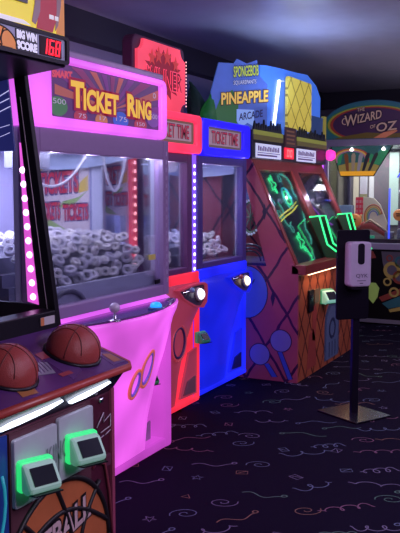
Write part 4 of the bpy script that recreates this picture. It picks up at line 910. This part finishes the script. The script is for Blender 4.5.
# ------------------------------------------------------------------ wizard coin pusher
def wizard():
    T = thing('coin_pusher_machine', 'coin pusher with arched rainbow sign behind the sanitizer stand', 'arcade machine', (9.95, 2.5, 0))
    s, da, db = 9.40, 3.02, 1.96        # faces -x; da is its left end as seen
    f = sideL(s); V = lambda d: -d
    LG = mat('silver_lilac', (.36, .33, .45), .35)
    m = M(); m.box(s, 10.5, db, da, .07, .90); m.build('cabinet_body', mat('wiz_black', (.010, .008, .012), .4, spec=.2), T)
    m = M(); m.box(s+.04, 10.46, db+.03, da-.03, 0, .07); m.build('plinth', BLACK, T)
    m = M(); m.box(s-.012, s, db, da, .022, .068); m.build('kick_strip', mat('silver_strip', (.5, .48, .58), .3, .6), T)
    m = M(); m.box(s-.04, 10.5, db-.01, da+.01, .90, .975); m.build('deck_ledge', LG, T, bevel=.008)
    m = M(); m.box(s-.01, 10.5, db-.01, da+.01, 2.12, 2.20); m.build('roof_header', LG, T, bevel=.008)
    for y0, y1 in ((da-.045, da+.0), (db, db+.045)):
        for x0, x1 in ((s, s+.05), (10.44, 10.5)):
            m = M(); m.box(x0, x1, y0, y1, .975, 2.12); m.build('corner_post', LG, T)
        m = M(); m.box(s+.05, 10.44, (y0+y1)/2-.003, (y0+y1)/2+.003, .975, 2.12); m.build('side_glass', GLASS, T)
    m = M(); m.box(s+.012, s+.018, db+.045, da-.045, .975, 2.12); m.build('front_glass', GLASS, T)
    # violet light tube beside the left post
    m = M(); m.tube([(s-.01, da+.025, 1.20), (s-.01, da+.025, 2.08)], .022, 10); m.build('violet_tube', mat('tube_violet', (.6, .1, .9), .4, emit=(.60, .10, .95), es=1.5), T)
    # front art
    ART = [mat('art_gold', (.34, .24, .07), .4, emit=(.3, .2, .06), es=.12), mat('art_crimson', (.32, .06, .04), .4), mat('art_teal', (.04, .18, .20), .4), mat('art_emerald', (.34, .48, .13), .4, emit=(.28, .42, .08), es=.16), mat('art_plum', (.14, .06, .16), .4), mat('art_ash', (.13, .12, .15), .4)]
    m = M(); m.prism([(V(da-.03), .09), (V(db+.03), .09), (V(db+.03), .88), (V(da-.03), .88)], f, 0, .006); P = m.build('front_art', mat('art_black', (.008, .006, .008), .45, spec=.15), T)
    m = M(); gem = [(V(2.475), .44), (V(2.43), .50), (V(2.36), .50), (V(2.315), .44), (V(2.335), .33), (V(2.385), .25), (V(2.44), .31)]
    m.mat(3); m.prism(gem, f, .006, .012); m.build('emerald_art', ART, P)
    m = M()
    m.mat(5); m.prism([(V(2.30), .88), (V(2.0), .88), (V(2.0), .56), (V(2.10), .50), (V(2.24), .60), (V(2.28), .74)], f, .006, .008)
    for (d, z, r, mi) in ((2.17, .66, .10, 0), (2.08, .58, .08, 1), (2.22, .52, .05, 0), (2.07, .76, .07, 2), (2.20, .80, .04, 1), (2.14, .40, .06, 0)):
        m.mat(mi); ringframe(m, f, circ(V(d), z, r, 20), circ(V(d), z, r*.6, 20), .008, .012)
    m.mat(1); m.prism([(V(2.32), .33), (V(2.0), .48), (V(2.0), .40), (V(2.28), .28)], f, .006, .009); m.mat(2); m.prism([(V(2.28), .26), (V(2.0), .39), (V(2.0), .25), (V(2.2), .2)], f, .006, .010)
    m.mat(0); m.prism([(V(2.2), .19), (V(2.0), .25), (V(2.0), .2), (V(2.18), .16)], f, .006, .011)
    m.mat(1); m.prism([(V(2.52), .88), (V(2.40), .88), (V(2.36), .80), (V(2.47), .78)], f, .006, .009)
    m.build('scroll_art', ART, P)
    m = M(); m.prism(circ(V(2.46), .86, .07, 18, .02), sideL(s-.04), 0, .006); m.build('deck_lamp', GREENLED, T) if False else None
    # interior
    m = M(); m.box(10.40, 10.44, db+.05, da-.05, .975, 2.12); B = m.build('back_panel', mat('back_grey', (.16, .15, .17), .5), T)
    fb = sideL(10.40)
    cols = [(2.93, 2.86, 'cream', (.50, .46, .34)), (2.84, 2.75, 'moss', (.20, .20, .10)), (2.72, 2.66, 'pearl', (.55, .56, .55)), (2.46, 2.34, 'mint', (.42, .58, .50)), (2.30, 2.20, 'taupe', (.12, .10, .11)), (2.18, 2.06, 'aqua', (.36, .55, .52))]
    for d1, d0, nm, c in cols:
        m = M(); m.prism([(V(d1), 1.15), (V(d0), 1.15), (V(d0), 2.08), (V(d1), 2.08)], fb, 0, .02); m.build('back_column', mat('col_'+nm, c, .4, emit=c, es=.38), T)
    m = M()
    for k in range(10): m.box(10.375, 10.381, 2.07, 2.17, 1.2+k*.085, 1.205+k*.085)
    m.build('rack_lines', mat('rack_dark', (.1, .12, .12), .5), T)
    m = M(); m.box(s+.05, 10.40, db+.05, da-.05, .975, 1.02); m.build('coin_bed', mat('bed_dark', (.05, .04, .05), .4), T)
    # things standing on the play deck
    m = M(); m.box(9.75, 9.87, 2.86, 3.0, 1.02, 1.41) if False else m.box(9.75, 9.87, 2.77, 2.955, 1.02, 1.41); m.build('deck_box', mat('powder_blue', (.22, .32, .46), .4, emit=(.2, .3, .45), es=.12), T)
    m = M(); m.box(9.80, 9.86, 2.605, 2.735, 1.30, 1.51); RBX = m.build('prize_sign', mat('sign_scarlet', (.45, .03, .06), .4, emit=(.5, .03, .06), es=.35), T)
    m = M()
    for k in range(3):
        for j in range(3): m.box(9.797, 9.80, 2.62+k*.04, 2.645+k*.04, 1.32+j*.06, 1.355+j*.06)
    m.build('sign_marks', mat('mark_pink', (.6, .3, .3), .4), RBX)
    m = M(); m.box(9.82, 9.84, 2.66, 2.68, 1.02, 1.30); m.build('sign_stem', CHROME, T)
    m = M(); m.box(9.9, 9.95, 2.63, 2.71, 1.55, 1.86); m.build('white_panel', mat('panel_white', (.55, .55, .58), .4, emit=(.5, .5, .55), es=.3), T)
    # swirl board
    m = M(); fs = sideL(9.80); pts = [(V(2.63), 1.16), (V(2.35), 1.08), (V(2.33), 1.20), (V(2.42), 1.42), (V(2.50), 1.50), (V(2.63), 1.52)]
    m.prism(pts, fs, 0, .03); SB = m.build('swirl_board', mat('swirl_cream', (.50, .46, .34), .4, emit=(.45, .42, .3), es=.2), T)
    for k, (r, c) in enumerate(((.15, (.35, .10, .05)), (.125, (.5, .28, .05)), (.10, (.12, .25, .12)), (.075, (.1, .15, .35)))):
        m = M(); m.tube([(9.766, 2.50+r*.75*math.cos(a), 1.27+r*math.sin(a)) for a in [-.6+i*.25 for i in range(15)]], .008, 6); m.build('swirl_stripe', mat('swirl_%d' % k, c, .4, emit=c, es=.2), SB)
    # orange round medallions
    for d, z, r in ((2.715, 1.225, .085), (2.17, 1.30, .07)):
        m = M(); m.lathe([(r, 0), (r, .03), (r*.8, .045), (.0005, .05)], (9.72, d, z), (-1, 0, 0), 24); O = m.build('medallion', mat('medal_orange', (.55, .20, .05), .4, emit=(.55, .2, .05), es=.3), T)
        m = M(); m.box(9.662, 9.672, d-.025, d+.03, z+.008, z+.022); m.box(9.662, 9.672, d-.02, d+.025, z-.015, z-.003); m.build('medal_slot', BLACK, O)
        m = M(); m.box(9.725, 9.74, d-.01, d+.01, 1.02, z); m.build('medal_stem', CHROME, T)
    m = M(); m.tube([(9.65, 2.66, 1.10), (9.65, 2.58, 1.17), (9.65, 2.48, 1.17), (9.65, 2.36, 1.10), (9.65, 2.25, 1.03)], [.04, .05, .05, .04, .03], 10); m.build('ramp', mat('ramp_red', (.32, .06, .05), .4, emit=(.3, .06, .05), es=.15), T)
    m = M(); m.tube([(9.62, 2.64, 1.14), (9.62, 2.50, 1.24), (9.62, 2.38, 1.16), (9.62, 2.22, 1.05)], .014, 8); m.build('ramp_edge', mat('ramp_cream', (.5, .4, .25), .4), T)
    m = M(); m.tube([(9.60, 2.265, 1.02), (9.60, 2.265, 1.62)], .011, 8); m.build('blue_rod', mat('rod_blue', (.05, .08, .6), .4, emit=(.06, .1, 1), es=1.2), T)
    m = M(); m.tube([(9.70, 2.20, 1.75), (9.70, 2.07, 1.95)], .009, 8); m.build('blue_rod', MATS['rod_blue'], T)
    m = M(); m.box(9.55, 9.75, 2.03, 2.16, 1.02, 1.14); m.box(9.6, 9.7, 2.22, 2.32, 1.02, 1.10); m.build('steel_block', mat('block_steel', (.28, .30, .34), .35), T, bevel=.01)
    m = M(); m.box(9.56, 9.62, 2.44, 2.56, .98, 1.05); m.build('coin_tray', mat('tray_teal', (.1, .25, .25), .4, emit=(.02, .6, .25), es=.3), T)
    # hanging scenic board: hills, sky band and a yellow road, with five plain posts
    ft = sideL(s+.03); tr = [(V(2.945), 2.118), (V(2.195), 2.125), (V(2.42), 1.765), (V(2.82), 1.765)]
    def tl(u, v):   # u,v in 0..1 on the trapezoid
        a = (tr[3][0]+(tr[2][0]-tr[3][0])*u, tr[3][1]); b = (tr[0][0]+(tr[1][0]-tr[0][0])*u, tr[0][1]+(tr[1][1]-tr[0][1])*u); return (a[0]+(b[0]-a[0])*v, a[1]+(b[1]-a[1])*v)
    def tp(pts, w, mt, nm, P): q = M(); q.prism([tl(u, v) for u, v in pts], ft, w, w+.002); return q.build(nm, mt, P)
    q = M(); q.prism([tr[3], tr[2], tr[1], tr[0]], ft, 0, .006); H = q.build('scenic_board', mat('scene_teal', (.05, .14, .13), .4, emit=(.05, .15, .13), es=.35), T)
    tp([(0, .0), (1, 0), (1, .16), (.0, .16)], .006, mat('scene_orange', (.65, .35, .04), .4, emit=(.85, .36, .02), es=.8), 'road_art', H)
    tp([(.0, .16), (1, .16), (.98, .34), (.7, .45), (.3, .45), (.03, .36)], .006, mat('scene_gold', (.40, .30, .08), .4, emit=(.42, .3, .07), es=.4), 'field_art', H)
    tp([(.62, .42), (1, .36), (1, .80), (.85, .92), (.78, .66), (.70, .74)], .006, mat('scene_green', (.05, .30, .12), .4, emit=(.05, .32, .12), es=.4), 'green_art', H)
    tp([(.02, .36), (.10, .44), (.18, .80), (.06, .75)], .006, MATS['scene_green'], 'green_art', H)
    for k, (r, c) in enumerate(((.40, (.45, .06, .04)), (.37, (.6, .38, .06)), (.34, (.35, .15, .25)))):
        pts = [(.33+r*.95*math.cos(a), .45+r*1.2*math.sin(a)) for a in [PI*i/14 for i in range(15)]]; inn = [(.33+(r-.03)*.95*math.cos(a), .45+(r-.03)*1.2*math.sin(a)) for a in [PI*(14-i)/14 for i in range(15)]]
        tp([(max(0.005, min(.995, u)), min(.97, v)) for u, v in pts+inn], .008+.002*k, mat('bow_%d' % k, c, .4, emit=c, es=.45), 'bow_art', H)
    for k, (u, c) in enumerate(((.24, (.20, .07, .03)), (.38, (.32, .24, .18)), (.52, (.30, .26, .30)), (.65, (.03, .03, .04)), (.80, (.04, .035, .04)))):
        tp([(u-.035, .17), (u+.035, .17), (u+.04, .68), (u+.02, .76), (u-.02, .76), (u-.04, .68)], .016, mat('post_art_%d' % k, c, .4, emit=c, es=.4), 'post_art', H)
    q = M(); q.tube([tuple(ft(*p, .008)) for p in (tr[0], tr[3], tr[2], tr[1])], .006, 6); q.build('board_edge', BLACK, H)
    for d in (2.68, 2.30):
        q = M(); q.lathe([(.008, 0), (.02, .02), (.022, .035)], (s+.0, d, 2.10), (-.5, 0, -1), 14); SL = q.build('spot_lamp', mat('spot_white', (.9, .9, .9), .4, emit=(1, .98, .95), es=2.5), T)
    area('wizard_interior_light', (9.9, 2.5, 2.10), .8, 15, (1, .93, .85), (0, 0, 0), .8)
    # arched sign
    cx = 2.45; half = .61; z0 = 2.20
    def arch(k, n=28): return [(V(cx)+half*k*math.cos(PI*i/n), z0+.05*k+.40*k*abs(math.sin(PI*i/n))**.75) for i in range(n+1)]
    q = M(); o = arch(1.0); q.prism([(V(cx)-half, z0), (V(cx)+half, z0)]+o, sideL(s-.0), -.06, 0); AS = q.build('arch_sign', mat('arch_blue', (.03, .10, .17), .4, emit=(.02, .08, .14), es=.2), T)
    q = M(); q.prism([(V(cx)-half*.97, z0+.01), (V(cx)+half*.97, z0+.01)]+[(u, v) for u, v in arch(.97)], sideL(s), 0, .004); q.build('arch_night', mat('arch_teal', (.03, .12, .16), .4, emit=(.02, .10, .14), es=.2), AS)
    for k, (a, b, c) in enumerate(((.90, .87, (.04, .20, .08)), (.87, .82, (.34, .28, .04)), (.82, .77, (.30, .04, .03)), (.76, .0, (.055, .022, .07)))):
        q = M(); fr = sideL(s-.004-.002*k)
        ell = lambda t: [(V(cx)+half*t*math.cos(2*PI*i/40), 2.375+.24*t*math.sin(2*PI*i/40)) for i in range(40)]
        q.prism([(u, max(v, 2.205)) for u, v in ell(a)], fr, 0, .002); q.build('rainbow_ring', mat('bow_ring_%d' % k, c, .4, emit=c, es=.15), AS)
    q = M(); fr = sideL(s-.012)
    q.prism([(V(2.92), 2.205), (V(1.98), 2.205), (V(1.98), 2.27), (V(2.2), 2.25), (V(2.5), 2.275), (V(2.75), 2.24)], fr, 0, .002); q.build('field_band', mat('arch_field', (.12, .09, .02), .4, emit=(.15, .09, .02), es=.15), AS)
    q = M(); q.prism([(V(2.42), 2.206), (V(2.28), 2.206), (V(2.14), 2.28), (V(2.16), 2.30), (V(2.30), 2.27)], fr, .002, .004); q.build('road_band', mat('arch_road', (.45, .15, .08), .4, emit=(.4, .12, .07), es=.35), AS)
    GO = mat('oz_outline', (.03, .015, .05), .4); GL = mat('oz_gold', (.42, .28, .22), .4, emit=(.45, .28, .24), es=.25)
    q = M()
    for w, off, mi in ((.004, .10, 0), (.007, .015, 1)):
        q.mat(mi)
        for t, d1, d0, v0, v1, sl in (('THE', 2.62, 2.53, 2.52, 2.56, .1), ('W', 2.77, 2.62, 2.35, 2.475, .12), ('IZARD', 2.61, 2.33, 2.385, 2.48, .18), ('OF', 2.46, 2.40, 2.315, 2.355, .15), ('OZ', 2.385, 2.15, 2.275, 2.375, .1)):
            q.text(t, fr, V(d1), V(d0), v0, v1, 0, w, off=off, slope=sl)
    q.build('lettering', [GO, GL], AS)
    q = M(); q.tube([tuple(fr(V(2.13)+.0-.02*i, 2.29-.012*math.sin(i*.6), .004)) for i in range(0, 1)]+[tuple(fr(V(2.80)+.03*math.cos(a), 2.41+.035*math.sin(a), .004)) for a in [i*.4 for i in range(14)]][1:], .005, 6) if False else q.tube([tuple(fr(V(2.77)+.03*math.cos(a), 2.41+.035*math.sin(a), .004)) for a in [i*.4 for i in range(14)]], .005, 6); q.build('letter_curl', GL, AS)
wizard()

# ------------------------------------------------------------------ sanitizer stand
def stand():
    c = Vector((5.505, 1.522, 0)); T = thing('sanitizer_stand', 'black floor stand holding a white hand sanitizer dispenser on its panel', 'sanitizer stand', c)
    a = math.radians(-29.5); X = Vector((math.cos(a), math.sin(a), 0)); Y = Vector((-math.sin(a), math.cos(a), 0))
    fr = frame(c, X, Y)
    m = M(); m.prism(rr(-.172, .172, -.20, .20, .012), fr, .0, .014); m.build('base_plate', mat('stand_steel', (.035, .03, .05), .22, .6), T, bevel=.003)
    b = math.radians(-48); X = Vector((math.cos(b), math.sin(b), 0)); Y = Vector((-math.sin(b), math.cos(b), 0)); pf = frame(c-X*.04, X, (0, 0, 1))
    m = M(); m.prism(rr(-.026, .026, -.018, .018, .004), frame(c, X, Y), .014, .75); m.build('pole', mat('stand_black', (.009, .006, .016), .35, spec=.25), T)
    m = M(); m.prism(rr(-.124, .124, .695, 1.325, .02), pf, .018, .034); m.build('back_panel', mat('panel_black', (.007, .005, .012), .4, spec=.15), T, bevel=.003)
    m = M(); m.prism(rr(-.07, .092, .935, 1.245, .025), pf, .034, .125); D = m.build('dispenser', mat('dispenser_white', (.55, .46, .60), .35), T, bevel=.012, seg=3)
    m = M(); m.prism(rr(-.012, .038, 1.09, 1.235, .02), pf, .125, .128); m.build('sight_window', mat('window_smoke', (.015, .012, .02), .12), D)
    m = M(); m.text('QYK', pf, -.025, .065, .995, 1.025, 0, .1275, off=.01); m.build('lettering', mat('text_grey', (.12, .09, .16), .4), D)
    m = M(); m.prism([(-.015, .975), (.05, .975), (.05, .98), (-.015, .98)], pf, .125, .1265); m.prism([(.005, .957), (.03, .957), (.03, .963), (.005, .963)], pf, .125, .1265); m.build('fine_print', MATS['text_grey'], D)
    m = M(); m.prism(rr(-.045, .07, .915, .94, .01), pf, .04, .11); m.build('nozzle_tray', BLACK, D)
stand()

# ------------------------------------------------------------------ light
W = bpy.data.worlds.new('world'); SC.world = W; W.use_nodes = True
bg = W.node_tree.nodes['Background']; bg.inputs[0].default_value = (.30, .20, .55, 1); bg.inputs[1].default_value = .07
# added unseen area lights: ceiling washes from below, dim violet fill over the aisle
area('ceiling_wash_fill', (6.6, 2.3, 2.3), .8, 10.0, (.45, .60, 1), (PI, 0, 0), .3, spec=0)
area('ceiling_wash_fill', (9.0, 0.8, 1.6), 2.0, 13.0, (.85, .80, .95), (PI, 0, 0), 1.5, spec=0)
area('ceiling_wash_fill', (5.5, 0.2, 1.9), 1.0, 4.0, (.70, .25, .75), (PI, 0, 0), 1.0, spec=0)
area('aisle_fill_light', (4.2, -.4, 2.9), 1.6, 60, (.72, .58, 1), (math.radians(25), 0, 0), 1.6, spec=.4)
area('aisle_fill_light', (7.2, .2, 2.9), 1.6, 45, (.80, .62, 1), (math.radians(25), 0, 0), 1.6, spec=.4)
area('aisle_fill_light', (1.4, -1.6, 2.7), 1.0, 75, (.85, .70, 1), (math.radians(50), 0, 0), 1.0, spec=.4)

# ------------------------------------------------------------------ camera
cam = bpy.data.cameras.new('camera'); cam.sensor_fit = 'VERTICAL'; cam.sensor_height = 36; cam.sensor_width = 36*400/533; cam.lens = 800/533*36
co = bpy.data.objects.new('camera', cam); COL.objects.link(co); co.location = (0, 0, 1.6)
co.rotation_euler = (PI/2-math.atan(76.5/800), 0, -math.atan2(.8944, .4472)); cam.clip_start = .05
SC.camera = co
SC.view_settings.view_transform = 'Standard'; SC.view_settings.look = 'None'; SC.view_settings.gamma = 1; SC.view_settings.exposure = 0
SC.cycles.use_denoising = True; SC.cycles.transparent_max_bounces = 24; SC.cycles.max_bounces = 6
